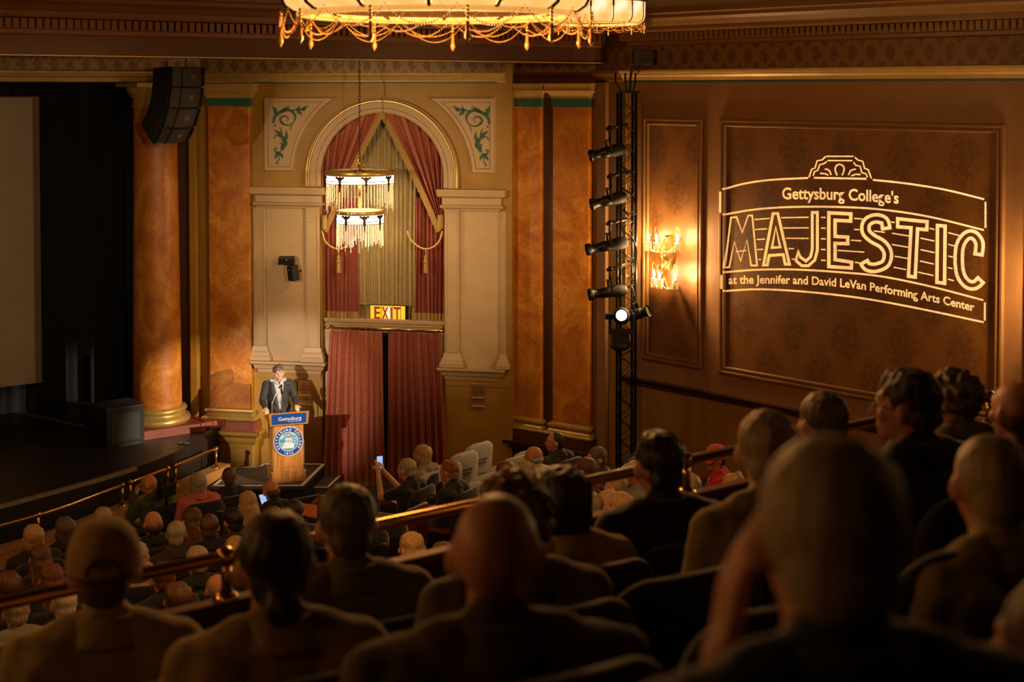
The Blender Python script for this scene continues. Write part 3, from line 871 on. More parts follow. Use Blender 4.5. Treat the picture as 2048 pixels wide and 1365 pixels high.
# commemorative plaques
def plaque(u0, u1, v0, v1, mat, txt, label):
    r = empty('wall_plaque'); r.matrix_world = NF.M; tag(r, label, 'plaque', 'wooden wall plaques')
    x0, z1 = NF.az(u0, v0); x1, z0 = NF.az(u1, v1); h = z1 - z0
    b = MB().box(x0, x1, -0.025, 0, z0 + h * 0.06, z1).build('board', mat, r, None, 0.004)
    MB().box(x0 - 0.015, x1 + 0.015, -0.05, 0, z0 + h * 0.38, z0 + h * 0.43).build('shelf', tan_trim, r, None, 0.003)
    MB().box(x0 - 0.015, x1 + 0.015, -0.05, 0, z0 + h * 0.02, z0 + h * 0.07).build('shelf', tan_trim, r, None, 0.003)
    MB().box(x0 - 0.015, x1 + 0.015, -0.045, 0, z1 - 0.02, z1).build('cap', tan_trim, r, None, 0.003)
    MB().prism([((x0 + x1) / 2 + 0.06 * cos(pi * i / 8), z1 + 0.045 * sin(pi * i / 8)) for i in range(9)], -0.03, 0).build('crest', wall_mold, r)
    for k, f in enumerate((0.78, 0.68, 0.60, 0.52, 0.29, 0.21)):
        ww = (x1 - x0) * (0.30 + 0.1 * (k % 3))
        MB().box((x0 + x1) / 2 - ww, (x0 + x1) / 2 + ww, -0.0275, -0.025, z0 + h * f, z0 + h * f + 0.012).build('engraved_line', dark_plinth, r)
plaque(597, 621, 761, 811, oak, '', 'small oak plaque with two shelves on the wall beside the speaker')
plaque(946, 970, 766, 815, wall_mold, '', 'small dark plaque with two shelves under the right ledge, above covered seats')

# ================================================================== niche chandelier
glass_white = emis('lit_opal_glass', (1.0, 0.80, 0.55), 2.6, (0.8, 0.75, 0.65))
bead_mat, nt, p = _new('crystal_bead')
p.inputs['Base Color'].default_value = (0.92, 0.84, 0.70, 1); p.inputs['Roughness'].default_value = 0.15
p.inputs['Subsurface Weight'].default_value = 0.0; p.inputs['Specular IOR Level'].default_value = 0.8
ormolu = paint('dark_ormolu', (0.05, 0.022, 0.008), 0.45, 0.2, 20, 0.5)
NC = at(719.5, 345, 22.7)
nch = empty('beaded_chandelier', (NC.x, NC.y, 0)); tag(nch, 'two-tier drum chandelier with crystal bead fringe hanging before the arched niche', 'chandelier')
def Zc(v): return at(719.5, v, NC.y).z
strand_me = {}
def tier(r, vtop, vb0, vb1, vend0, vend1, n, nmed):
    zt, z0, z1 = Zc(vtop), Zc(vb0), Zc(vb1)
    MB().lathe([(r, z0), (r, z1)], (0, 0, 0), 48).build('glass_band', glass_white, nch)
    MB().lathe([(r - 0.05, zt - 0.005), (r, zt), (r + 0.012, zt - 0.012), (r + 0.012, z0 + 0.012), (r + 0.004, z0)], (0, 0, 0), 48).build('top_rim', gilt, nch)
    MB().lathe([(0.06, zt - 0.035), (r - 0.05, zt - 0.02), (r - 0.05, zt - 0.005)], (0, 0, 0), 48).build('top_plate', paint('pale_gilt%d' % n, (0.7, 0.55, 0.3), 0.4), nch)
    for zz_ in (z1 + 0.002, z1 + 0.045):
        MB().lathe([(r + 0.004, zz_ - 0.005), (r + 0.007, zz_), (r + 0.004, zz_ + 0.005)], (0, 0, 0), 48).build('filigree_band', ormolu, nch)
    for k in range(nmed):
        a = 2 * pi * (k + 0.37) / nmed
        mb = MB()
        pts = [(-0.085, 0.0), (-0.06, 0.012), (-0.03, -0.004), (0, 0.012), (0.03, -0.004), (0.06, 0.012), (0.085, 0.0), (0.07, -0.03), (0.05, -0.02), (0.04, -0.05), (0.022, -0.045), (0.016, -0.09), (0.026, -0.12), (0.014, -0.15), (0.008, -0.24), (-0.008, -0.24), (-0.014, -0.15), (-0.026, -0.12), (-0.016, -0.09), (-0.022, -0.045), (-0.04, -0.05), (-0.05, -0.02), (-0.07, -0.03)]
        mb.prism(pts, -0.012, 0.0); mb.xf(Matrix.Rotation(a + pi / 2, 4, 'Z') @ Matrix.Translation((0, -r, z0 - 0.012)))
        mb.build('acanthus_drop', ormolu, nch)
    for k in range(n):
        a = 2 * pi * (k + 0.2 * random.random()) / n
        L = z1 - Zc(vend0 + (vend1 - vend0) * random.random()); nb = 24
        if nb not in strand_me:
            m = MB()
            for i in range(nb): m.octa((0, 0, -(i + 0.5) / nb), 0.010, 0.5 / nb * 1.05)
            strand_me[nb] = m.mesh('bead_strand', bead_mat)
        s = link('bead_strand', strand_me[nb], nch); s.location = (r * cos(a) * 0.985, r * sin(a) * 0.985, z1); s.scale = (1, 1, L)
tier(68.0 / F * NC.y, 340, 350, 366, 405, 427, 62, 8)
tier(47.5 / F * NC.y, 420, 428, 446, 482, 502, 50, 8)
MB().tube([(0, 0, Zc(341)), (0, 0, Zc(420))], 0.018, 8).build('stem', brass, nch)
MB().tube([(0, 0, Zc(342)), (0, 0, Zc(314))], 0.012, 6).build('hook', brass, nch)
MB().lathe([(0.0, Zc(339)), (0.10, Zc(341)), (0.11, Zc(344)), (0.0, Zc(345))], (0, 0, 0), 16).build('hub', brass, nch)
for q, (x, z) in enumerate(((-0.05, 330), (0.06, 326))):
    MB().tube(smooth_path([(0, 0, Zc(340)), (x, 0, Zc(z + 5)), (x * 0.8, 0, Zc(z - 4)), (0, 0, Zc(314))]), 0.005, 5).build('wire', brass, nch)
chn = MB(); z = Zc(314); k = 0
while z < 7.42:
    L = [(0.016 * cos(t), 0, 0.034 * sin(t)) for t in [2 * pi * i / 8 for i in range(8)]]
    m = Matrix.Translation((0, 0, z + 0.028)) @ Matrix.Rotation(k * pi / 2, 4, 'Z')
    chn.tube([m @ Vector(q) for q in L], 0.005, 4, True); z += 0.052; k += 1
chn.build('chain', ormolu, nch)
WARM = (1.0, 0.60, 0.24)
point('niche_lamp', (0.0, 0, Zc(372)), 46, (1.0, 0.72, 0.40), 0.12, nch)
point('niche_lamp', (0.0, 0, Zc(452)), 40, (1.0, 0.72, 0.40), 0.10, nch)

# ================================================================== big ring chandeliers
lit_amber, nt, p = _new('lit_amber_glass')
nz_ = node(nt, 'ShaderNodeTexNoise', Scale=2.3, Detail=2); nt.links.new(coords(nt), nz_.inputs['Vector'])
nt.links.new(ramp(nt, nz_.outputs['Fac'], [(0.35, (1.0, 0.43, 0.09)), (0.55, (1.0, 0.60, 0.22)), (0.68, (1.0, 0.82, 0.52))]), p.inputs['Emission Color'])
p.inputs['Emission Strength'].default_value = 1.15; p.inputs['Base Color'].default_value = (0.5, 0.3, 0.1, 1)
amber_rim = emis('amber_rim_glass', (1.0, 0.46, 0.10), 0.75, (0.5, 0.3, 0.1))
bead_gold = paint('amber_bead', (0.62, 0.34, 0.11), 0.2, 0.1, 20, 0.35)
def bead_swag(r, ang, drop, bead, nb):
    m = MB()
    for i in range(nb + 1):
        t = i / nb; a = ang * (t - 0.5)
        z = -drop * (1 - (2 * t - 1) ** 2)
        m.ball((r * cos(a), r * sin(a), z), bead * (0.8 + 0.4 * sin(pi * t)), 6, 4)
    return m.mesh('bead_swag', bead_gold)
def pendant_mesh():
    m = MB()
    for i in range(4): m.ball((0, 0, -0.02 - 0.022 * i), 0.011, 6, 4)
    m.lathe([(0.0, -0.10), (0.012, -0.11), (0.012, -0.17), (0.018, -0.18), (0.018, -0.20), (0.0, -0.23)], (0, 0, 0), 6)
    return m.mesh('bead_pendant', bead_gold)
PANEL = [(1.0, 0.42), (1.0, 0.16), (0.99, 0.10), (0.965, 0.05), (0.92, 0.018), (0.88, 0.01)]
def ring_chandelier(loc, sc, label):
    r = empty('ring_chandelier', loc); r.scale = (sc, sc, sc); tag(r, label, 'chandelier', 'ring chandeliers of the house ceiling')
    return r
CH_L = []
def build_ring(root):
    n = 14
    pm = MB().lathe(PANEL, (0, 0, 0), 6, 0.02, 2 * pi / n - 0.02).mesh('glass_panel', lit_amber)
    mm = MB().tube([(q * 1.003, 0, z) for q, z in PANEL], 0.012, 6).mesh('mullion', ormolu)
    for k in range(n):
        a = 2 * pi * (k + 0.5) / n
        o = link('glass_panel', pm, root); o.rotation_euler = (0, 0, a)
        o = link('mullion', mm, root); o.rotation_euler = (0, 0, a)
    MB().lathe([(0.90, 0.02), (0.90, -0.012), (0.86, -0.02), (0.82, -0.012), (0.82, 0.0)], (0, 0, 0), 64).build('bottom_ring', amber_rim, root)
    MB().lathe([(0.79, 0.0), (0.77, -0.014), (0.74, 0.0)], (0, 0, 0), 64).build('inner_ring', amber_rim, root)
    MB().lathe([(0.74, 0.02), (0.40, 0.05), (0.0, 0.06)], (0, 0, 0), 48).build('dish', ormolu, root)
    MB().lathe([(1.0, 0.42), (1.05, 0.425), (1.08, 0.45), (1.06, 0.48), (1.02, 0.50), (1.05, 0.53), (1.12, 0.54), (1.15, 0.58), (1.15, 0.62), (0.6, 0.64), (0.2, 0.85)], (0, 0, 0), 64).build('canopy', mahogany, root)
    A = bead_swag(1.005, 2 * pi / 15, 0.120, 0.0065, 26); B = bead_swag(0.985, 2 * pi / 13, 0.165, 0.0042, 44); C_ = bead_swag(1.01, 2 * pi / 16, 0.055, 0.0062, 20)
    D = bead_swag(0.84, 2 * pi / 12, 0.10, 0.004, 36)
    pe_ = pendant_mesh()
    for me, k0, cnt, z in ((A, 0.15, 15, 0.015), (B, 0.4, 13, 0.02), (D, 0.2, 12, -0.01)):
        for k in range(cnt):
            o = link('bead_swag', me, root); o.rotation_euler = (0, 0, 2 * pi * (k + k0) / cnt); o.location = (0, 0, z)
    for k in range(11):
        a = 2 * pi * (k + 0.65) / 11
        o = link('bead_pendant', pe_, root); o.location = (1.0 * cos(a), 1.0 * sin(a), 0.02)
def copy_tree(o, parent=None):
    c = o.copy(); COL.objects.link(c); c.parent = parent
    for ch in list(o.children):
        copy_tree(ch, c)
    return c
big = ring_chandelier((-0.479, 9.0, CZ + 0.475), 0.995, 'large amber glass ring chandelier with bead swags cut by the top edge')
build_ring(big)
def place_copy(loc, sc, label, rz):
    c = copy_tree(big); c.location = loc; c.scale = (sc, sc, sc); c.rotation_euler = (0, 0, rz); c['label'] = label
    return c
far_ch = place_copy((at(1191, 40, 16.0).x, 16.0, CZ + 0.745), 0.565, 'smaller amber glass ring chandelier with bead swags in front of the corner', 0.3)
place_copy((-8.2, 11.5, CZ + 0.745), 0.565, 'added amber ring chandelier for fill light over the house left seats, outside the picture', 0.1)  # unseen copy added as fill for the lower house
place_copy((-6.6, 4.2, CZ + 0.745), 0.565, 'added amber ring chandelier for fill light over the house left balcony, outside the picture', 0.5)  # unseen copy added for side light on the upper rows
place_copy((-4.6, 0.2, CZ + 0.745), 0.565, 'added amber ring chandelier for fill light, behind the camera over the balcony', 0.2)  # unseen copy added to light the backs of the upper rows
place_copy((5.4, 5.0, CZ + 0.745), 0.565, 'added amber ring chandelier for fill light over the house right balcony, outside the picture', 0.7)  # unseen copy added as faint fill from the right
for loc, pw, rad in (((-0.479, 9.0, CZ + 0.38), 400, 0.5), ((far_ch.location.x, 16.0, CZ + 0.66), 120, 0.3), ((-8.2, 11.5, CZ + 0.66), 240, 0.3), ((-6.6, 4.2, CZ + 0.66), 250, 0.3), ((-4.6, 0.2, CZ + 0.66), 50, 0.3), ((5.4, 5.0, CZ + 0.66), 20, 0.3)):
    point('chandelier_and_fill_lamp', loc, pw, (1.0, 0.44, 0.12), rad)  # lamps under the unseen chandelier copies are added fill

# ================================================================== crystal wall sconces
bulb = emis('flame_bulb', (1.0, 0.70, 0.32), 26.0)
sc_metal = paint('antique_gilt', (0.40, 0.24, 0.09), 0.3, 0.2, 20, 0.7)
crystal = paint('sconce_crystal', (0.75, 0.60, 0.42), 0.15, 0.1, 20)
def sconce(u, v, label):
    a, z = RF.az(u, v)
    r = empty('crystal_sconce'); r.matrix_world = RF.M @ Matrix.Translation((a, -0.05, z)); tag(r, label, 'sconce', 'crystal wall sconces')
    MB().prism([(0.10 * cos(t) * (1 + 0.25 * cos(4 * t)), 0.26 * sin(t) * (1 + 0.12 * cos(6 * t))) for t in [2 * pi * i / 40 for i in range(40)]], -0.03, 0.05).build('backplate', sc_metal, r, None, 0.01)
    MB().tube(smooth_path([(-0.03, -0.03, -0.20), (-0.05, -0.08, 0.0), (0.0, -0.12, 0.12), (0.04, -0.09, 0.20)]), [0.03] * 19, 8).build('stem', sc_metal, r)
    for k in range(5):
        MB().ball((random.uniform(-0.05, 0.05), -0.08, random.uniform(-0.18, 0.16)), (0.03, 0.03, 0.05), 8, 5).build('leaf_cluster', sc_metal, r)
    for ti, tierpx in enumerate((((1297, 476, 0.16), (1313, 478, 0.34), (1355, 479, 0.16)), ((1308, 549, 0.24), (1319, 552, 0.36), (1350, 553, 0.18)))):
        tops = []; zt = (0.06, -0.36)[ti]
        for (bu, bv, bo) in tierpx:
            ba, bz = RF.az(1340 + (bu - 1340) * 1.0, bv, bo); a_c, z_c = RF.az(1340, 505)
            x, y, z_ = ba - a_c, -(bo - 0.05), bz - z_c
            arm = MB().tube(smooth_path([(0, -0.08, zt), (x * 0.45, -0.06 + y * 0.45, z_ - 0.20), (x * 0.92, y * 0.95, z_ - 0.15), (x, y, z_ - 0.07)]), 0.011, 6).build('arm', sc_metal, r)
            MB().lathe([(0.012, -0.075), (0.042, -0.065), (0.048, -0.055), (0.012, -0.06), (0.011, -0.03), (0.0, -0.03)], (x, y, z_), 10).build('bobeche', crystal, arm)
            MB().lathe([(0.0, -0.045), (0.015, -0.03), (0.023, 0.0), (0.015, 0.04), (0.0, 0.085)], (x, y, z_), 10).build('flame_bulb', bulb, arm)
            MB().tube(smooth_path([(x, y + 0.012, z_ - 0.05), (x - 0.05, y + 0.02, z_ + 0.05), (x - 0.02, y, z_ + 0.17), (x + 0.04, y, z_ + 0.14), (x + 0.05, y, z_ + 0.04)]), 0.004, 5).build('wire_hoop', sc_metal, arm)
            dm = MB()
            for j in range(7):
                q = 2 * pi * j / 7
                for i in range(6): dm.octa((x + 0.045 * cos(q), y + 0.045 * sin(q), z_ - 0.08 - 0.022 * i), 0.007, 0.011)
            dm.build('crystal_drops', crystal, arm)['kind'] = 'stuff'
            tops.append((x, y, z_ - 0.03))
        for p0, p1 in ((tops[0], tops[1]), (tops[1], tops[2])):
            m = MB()
            for i in range(26):
                t = i / 25; q = Vector(p0).lerp(Vector(p1), t); q.z -= 0.16 * (1 - (2 * t - 1) ** 2)
                m.octa(q, 0.010, 0.012)
            m.build('crystal_swag', crystal, r)
        for q in tops:
            point('sconce_lamp', (q[0], q[1] - 0.03, q[2] + 0.03), 50.0, WARM, 0.02, r)
sconce(1340, 505, 'six-bulb crystal sconce glowing on the narrow papered panel right of the truss')
_a = RF.a(2010) + (RF.a(1439.5) - RF.a(1347)); _p = RF.M @ Vector((_a, 0, 0)); 
sconce(CX + F * _p.x / _p.y, 178 + (505 - 178) * RF.M.translation.y / _p.y * 0.96, 'six-bulb crystal sconce on the narrow papered panel past the right edge')
# ================================================================== truss and lights
def along(o, d): return Vector(d).to_track_quat('X', 'Z').to_matrix().to_4x4()
TP = at(1253, 500, 20.95)
tr = empty('lighting_truss', (TP.x, TP.y, 0), radians(8)); tag(tr, 'black lattice lighting truss standing in the corner beside the sconce panel', 'truss')
tw = 0.115; zt0, zt1 = floor_z(16.0), at(1253, 186, 20.95).z
for sx_ in (-1, 1):
    for sy_ in (-1, 1):
        MB().tube([(sx_ * tw, sy_ * tw, zt0), (sx_ * tw, sy_ * tw, zt1)], 0.022, 8).build('chord', black_metal, tr)
zs = [zt0 + i * 0.16 for i in range(int((zt1 - zt0) / 0.16))]
for (c0, c1) in (((-tw, -tw), (tw, -tw)), ((tw, -tw), (tw, tw)), ((-tw, -tw), (-tw, tw)), ((-tw, tw), (tw, tw))):
    for i, z in enumerate(zs):
        p, q = (c0, c1) if i % 2 == 0 else (c1, c0)
        MB().tube([(p[0], p[1], z), (q[0], q[1], z + 0.16)], 0.007, 4).build('lattice_brace', black_metal, tr)
MB().box(-tw - 0.05, tw + 0.05, -tw - 0.05, tw + 0.05, zt1, zt1 + 0.03).build('top_plate', black_metal, tr)
MB().box(-0.3, 0.3, -0.3, 0.3, zt0 - 0.02, zt0 + 0.03).build('base_plate', black_metal, tr)
for (x, y) in ((-0.14, 0.16), (0.02, 0.2), (0.17, 0.18)):
    MB().tube([(x * 0.5, 0, zt1), (x, y, zt1 + 0.16), (x, y, zt1 + 0.30)], 0.014, 6).build('stay', black_metal, tr)
MB().tube(smooth_path([(0.04, -0.02, zt1 + 0.02), (0.06, -0.02, zt1 + 0.3), (0.12, -0.05, zt1 + 0.45)]), 0.02, 6).build('cable', black_metal, tr)
# square black speaker above the truss
bs = empty('corner_speaker'); p = at(1285, 114, 20.9); bs.location = p; tag(bs, 'black square box speaker high in the corner above the truss', 'speaker')
MB().box(-0.15, 0.15, -0.12, 0.12, -0.11, 0.11).build('cabinet', black_paint, bs, None, 0.008)
MB().box(-0.135, 0.135, -0.128, -0.12, -0.095, 0.095).build('grille', black_metal, bs)
MB().tube([(-0.02, 0.1, -0.1), (-0.06, 0.1, -0.25)], 0.012, 6).build('bracket', black_metal, bs)

glassd = paint('dark_lens_glass', (0.02, 0.02, 0.025), 0.08, 0.1, 5, 0.0)
def ellipsoidal(u0, v0, u1, v1, y, label, glow=None, arm=True, vp=None):
    """profile spotlight from rear (u0,v0) to lens (u1,v1)"""
    a, b = at(u0, v0, y), at(u1, v1, y - 0.12)
    d = (b - a); L = d.length
    r = empty('profile_spotlight'); q = d.to_track_quat('X', 'Z').to_matrix().to_4x4(); q.translation = a
    r.matrix_world = q; tag(r, label, 'stage light', 'profile spotlights on the truss')
    prof = [(0.0, 0.0), (0.06, 0.005), (0.085, 0.05), (0.095, L * 0.28), (0.08, L * 0.40), (0.075, L * 0.52)]
    R = Matrix.Rotation(pi / 2, 4, 'Y')
    m = MB().lathe(prof, (0, 0, 0), 18); m.xf(R); m.build('lamp_housing', black_paint, r)
    m = MB().lathe([(0.078, L * 0.46), (0.082, L * 0.48), (0.078, L * 0.66), (0.068, L * 0.68), (0.068, L * 0.88), (0.088, L * 0.90), (0.092, L)], (0, 0, 0), 18); m.xf(R); m.build('lens_tube', black_metal, r)
    m = MB().lathe([(0.0, L * 0.93), (0.08, L * 0.93)], (0, 0, 0), 18); m.xf(R); m.build('lens', glow or glassd, r)
    MB().box(L * 0.38, L * 0.46, -0.10, 0.10, -0.02, 0.02).build('shutter_gate', black_metal, r)
    for s in (-1, 1): MB().box(L * 0.44 - 0.015, L * 0.44 + 0.015, s * 0.10 - 0.006, s * 0.10 + 0.006, 0, 0.17).build('yoke', black_metal, r)
    MB().box(L * 0.44 - 0.015, L * 0.44 + 0.015, -0.106, 0.106, 0.16, 0.18).build('yoke_bridge', black_metal, r)
    if arm:
        # hanging rod and side-arm pipe back to the truss
        inv = r.matrix_world.inverted()
        h0 = inv @ (a + d * 0.44 + Vector((0, 0, 0.17))); top = at(u0 + (u1 - u0) * 0.44, vp, y - 0.05)
        MB().tube([h0, inv @ top], 0.02, 8).build('hanging_rod', black_metal, r)
        MB().tube([inv @ (top + Vector((-0.05, 0, -0.02))), inv @ Vector((TP.x, TP.y - 0.08, top.z + 0.05))], 0.026, 8).build('side_arm', paint('worn_pipe%d' % int(v0), (0.06, 0.05, 0.04), 0.35, 0.2, 8, 0.6), r)
        MB().ball(inv @ top, (0.045, 0.045, 0.04), 8, 6).build('clamp', black_metal, r)
    m = MB().tube(smooth_path([(0.02, 0, 0), (-0.06, 0.02, 0.05), (-0.10, 0.05, -0.12), (-0.06, 0.06, -0.30)]), 0.009, 5); m.build('power_cable', black_metal, r)
    return r
ellipsoidal(1250, 297, 1180, 312, 20.8, 'black profile spotlight angled left, topmost on the truss', vp=256)
ellipsoidal(1252, 392, 1182, 410, 20.8, 'black profile spotlight angled left, second from the top of the truss', vp=352)
ellipsoidal(1256, 484, 1173, 500, 20.8, 'black profile spotlight angled left, third from the top of the truss', vp=446)
ellipsoidal(1254, 580, 1178, 590, 20.8, 'black profile spotlight nearly level, lowest of the four aimed left', vp=538)
ellipsoidal(1258, 634, 1297, 622, 20.75, 'short black profile spotlight aimed right towards the papered panel', arm=False, glow=paint('green_tinted_lens', (0.08, 0.12, 0.03), 0.1))
for k, (u, v) in enumerate(((1258, 428), (1260, 520), (1256, 345))):
    p = [at(u - 10, v - 12, 20.75), at(u - 2, v + 4, 20.72), at(u + 6, v - 4, 20.74), at(u + 8, v + 22, 20.75), at(u + 2, v + 36, 20.8)]
    c = MB().tube(smooth_path(p), 0.010, 5).build('cable_loop', black_metal); c['label'] = 'looped black power cable on the truss, %s of three' % ('middle', 'lowest', 'topmost')[k]; c['category'] = 'cable'; c['group'] = 'truss cables'
tagm = MB().box(-0.02, 0.02, -0.002, 0.002, -0.018, 0.018).build('paper_tag', white_tape); tagm.location = at(1254, 552, 20.66); tagm.rotation_euler = (0, 0.3, 0.2); tag(tagm, 'small white paper tag hanging on the truss cables', 'tag')
# moving head with lit lens
mh = empty('moving_head_light', at(1243, 632, 20.6)); tag(mh, 'moving head light with a bright white lens facing the balcony', 'stage light')
white_lamp = emis('white_hot_lens', (0.95, 0.97, 1.0), 30.0)
m = MB().lathe([(0.0, 0.22), (0.10, 0.20), (0.13, 0.10), (0.125, -0.06), (0.10, -0.13), (0.085, -0.13)], (0, 0, 0), 20)
aim = (Vector((0, 0, CZ + 1.2)) - Vector(mh.location)).to_track_quat('-Z', 'Y').to_matrix().to_4x4()
m.xf(aim); m.build('head', black_paint, mh)
m = MB().lathe([(0.0, -0.115), (0.078, -0.115)], (0, 0, 0), 24); m.xf(aim); m.build('lens', white_lamp, mh)
for s in (-1, 1): MB().box(s * 0.17 - 0.02, s * 0.17 + 0.02, -0.05, 0.05, -0.22, 0.04).build('yoke_arm', black_paint, mh, None, 0.01)
MB().box(-0.19, 0.19, -0.06, 0.06, -0.26, -0.20).build('yoke_base', black_paint, mh, None, 0.012)
MB().box(-0.24, 0.0, -0.05, 0.05, -0.05, 0.03).build('side_pod', black_metal, mh, None, 0.01)
hb = empty('hanging_fixture', at(1240, 683, 20.65)); tag(hb, 'black hanging lamp body under the moving head on the truss', 'stage light')
MB().box(-0.13, 0.13, -0.11, 0.11, -0.02, 0.16).build('body', black_paint, hb, None, 0.02)
MB().lathe([(0.0, -0.14), (0.10, -0.13), (0.155, -0.08), (0.16, -0.04), (0.12, 0.0)], (0, 0, 0), 18).build('hood', black_paint, hb)
MB().tube(smooth_path([(0.1, -0.05, 0.2), (0.18, -0.08, 0.05), (0.15, -0.06, -0.12), (0.05, 0.0, -0.2)]), 0.009, 5).build('cable', black_metal, hb)

# ================================================================== line array
la_p = at(349, 134, 21.3)
la = empty('line_array_speaker', la_p + Vector((0.02, 0, 0)), ROWANG + radians(24)); tag(la, 'curved black line array loudspeaker of four boxes hanging above the column', 'speaker')
emb = paint('grey_emblem', (0.20, 0.17, 0.13), 0.5)
grl = paint('dark_grille', (0.030, 0.028, 0.024), 0.6, 0.2, 60)
M_ = Matrix.Identity(4)
for i, (ang, hgt) in enumerate(((2, 0.31), (9, 0.32), (12, 0.32), (13, 0.30))):
    M_ = M_ @ Matrix.Translation((0, -0.22, 0)) @ Matrix.Rotation(radians(ang), 4, 'X') @ Matrix.Translation((0, 0.22, 0))
    b = MB()
    W2, Dp = 0.36, 0.44
    b.add([(-W2, -0.22, 0), (W2, -0.22, 0), (W2 * 0.72, -0.22 + Dp, -0.03), (-W2 * 0.72, -0.22 + Dp, -0.03), (-W2, -0.22, -hgt + .006), (W2, -0.22, -hgt + .006), (W2 * 0.72, -0.22 + Dp, -hgt + 0.04), (-W2 * 0.72, -0.22 + Dp, -hgt + 0.04)],
          [(0, 1, 2, 3), (7, 6, 5, 4), (0, 4, 5, 1), (1, 5, 6, 2), (2, 6, 7, 3), (3, 7, 4, 0)])
    c = b.build('cabinet', black_paint, la, M_.copy(), 0.008)
    g = MB().grid(lambda s, t: (-0.30 + 0.34 * 2 * s * 0.95, -0.225 - 0.03 * sin(pi * s), -0.012 - (hgt - 0.03) * t), 10, 1); g.build('grille', grl, c)
    for x in (-0.34, -0.12, 0.345): MB().box(x - 0.008, x + 0.008, -0.262, -0.22, -hgt + 0.015, -0.01).build('side_rib', black_metal, c, None, 0.003)
    e = MB()
    cx_, cz_ = 0.10, -hgt * 0.48
    for (x0, x1, z0, z1) in ((-0.04, 0.04, 0.022, 0.035), (-0.04, 0.04, -0.035, -0.022), (-0.04, -0.022, -0.022, 0.022), (0.022, 0.04, -0.022, 0.022), (-0.008, 0.006, -0.01, 0.012)):
        e.box(cx_ + x0, cx_ + x1, -0.265, -0.258, cz_ + z0, cz_ + z1)
    e.build('emblem', emb, c)
    M_ = M_ @ Matrix.Translation((0, 0, -hgt))
for x in (-0.2, 0.22):
    MB().tube([(x, 0, -0.01), (x, 0, 0.03)], 0.012, 6).build('rigging_eye', black_metal, la)
    MB().tube([(x, 0.03 * cos(t), 0.05 + 0.03 * sin(t)) for t in [2 * pi * i / 10 for i in range(10)]], 0.008, 5, True).build('shackle', black_metal, la)
    MB().tube([(x, 0, 0.07), (x, 0, 7.42 - la_p.z)], 0.006, 5).build('rigging_cable', black_metal, la)

# ================================================================== stage dressing
SF = Frame(COLC - E * 11 + N * 1.5, COLC + E * 3 + N * 1.5)
xr = SF.a(81); zb_ = SF.z(84, 765); zt_ = SF.z(78, 193)
scn = empty('projection_screen'); scn.matrix_world = SF.M; tag(scn, 'tall grey-beige projection screen at the left edge of the stage', 'screen')
MB().box(xr - 4.0, xr - 0.11, 0.0, 0.02, zb_ + 0.08, zt_ - 0.02).build('screen_cloth', screen_cloth, scn)
fb = paint('brown_grey_screen_border', (0.12, 0.075, 0.035), 0.7, 0.1)
MB().box(xr - 0.11, xr, -0.01, 0.05, zb_, zt_).build('side_border', fb, scn)
MB().box(xr - 4.0, xr - 0.11, -0.005, 0.05, zt_ - 0.02, zt_).build('top_border', fb, scn)
MB().box(xr - 4.0, xr - 0.11, -0.005, 0.05, zb_, zb_ + 0.08).build('bottom_border', screen_cloth, scn)
DF = Frame(COLC - E * 12 + N * 2.6, COLC + E * 3 + N * 2.6)
for k, (u0, u1) in enumerate(((-160, 70), (70, 178), (178, 225), (222, 330))):
    a0, a1 = DF.a(u0), DF.a(u1); off = 0.35 * (k % 2)
    nf = max(3, int((a1 - a0) / 0.22))
    o = MB().grid(lambda s, t: (a0 + (a1 - a0) * s, off - 0.05 * sin(s * nf * 2 * pi), 7.4 - 6.4 * t), nf * 8, 2).build('stage_drape', black_cloth)
    o.matrix_world = DF.M
    tag(o, ('black stage drape behind the projection screen', 'wide black stage drape just right of the screen', 'narrow black stage drape between two wider ones', 'black stage drape beside the orange column')[k], 'curtain', 'black stage drapes')
bx = empty('stage_box', at_z(240, 884, 1.0), ROWANG + radians(3)); tag(bx, 'large black equipment box standing on the stage beside the column', 'box')
MB().box(-0.34, 0.30, -0.28, 0.32, 0.03, 0.60).build('case', black_paint, bx, None, 0.01)
MB().box(-0.35, 0.31, -0.29, 0.33, 0.60, 0.63).build('lid', paint('dark_box_lid', (0.03, 0.026, 0.022), 0.5, 0.3, 20), bx, None, 0.006)
MB().box(-0.32, 0.28, -0.26, 0.30, 0.0, 0.03).build('foot_frame', black_metal, bx)
MB().box(-0.26, 0.22, -0.288, -0.278, 0.08, 0.52).build('front_grille', grl, bx)
p = at_z(367, 889, 1.0)
sb = empty('stage_edge_fitting', p); tag(sb, 'small metal cable plate lying on the stage edge', 'stage fitting')
MB().box(-0.09, 0.09, -0.03, 0.03, 0, 0.015).build('plate', black_metal, sb, None, 0.004)
MB().tube(smooth_path([(-0.08, 0, 0.012), (-0.02, 0.02, 0.035), (0.05, -0.02, 0.02), (0.1, 0.03, 0.01)]), 0.006, 5).build('cable', emb, sb)
# floor monitor beside the covered seats
fm = empty('floor_speaker', at_z(948, 935, 0.35)); fm.rotation_euler = (0, 0, -0.25); tag(fm, 'black square panel speaker against the wall behind the covered seats', 'speaker')
MB().box(-0.13, 0.13, -0.1, 0.1, -0.30, 0.16).build('cabinet', black_paint, fm, None, 0.006)
MB().box(-0.115, 0.115, -0.108, -0.1, -0.12, 0.145).build('grille', grl, fm)

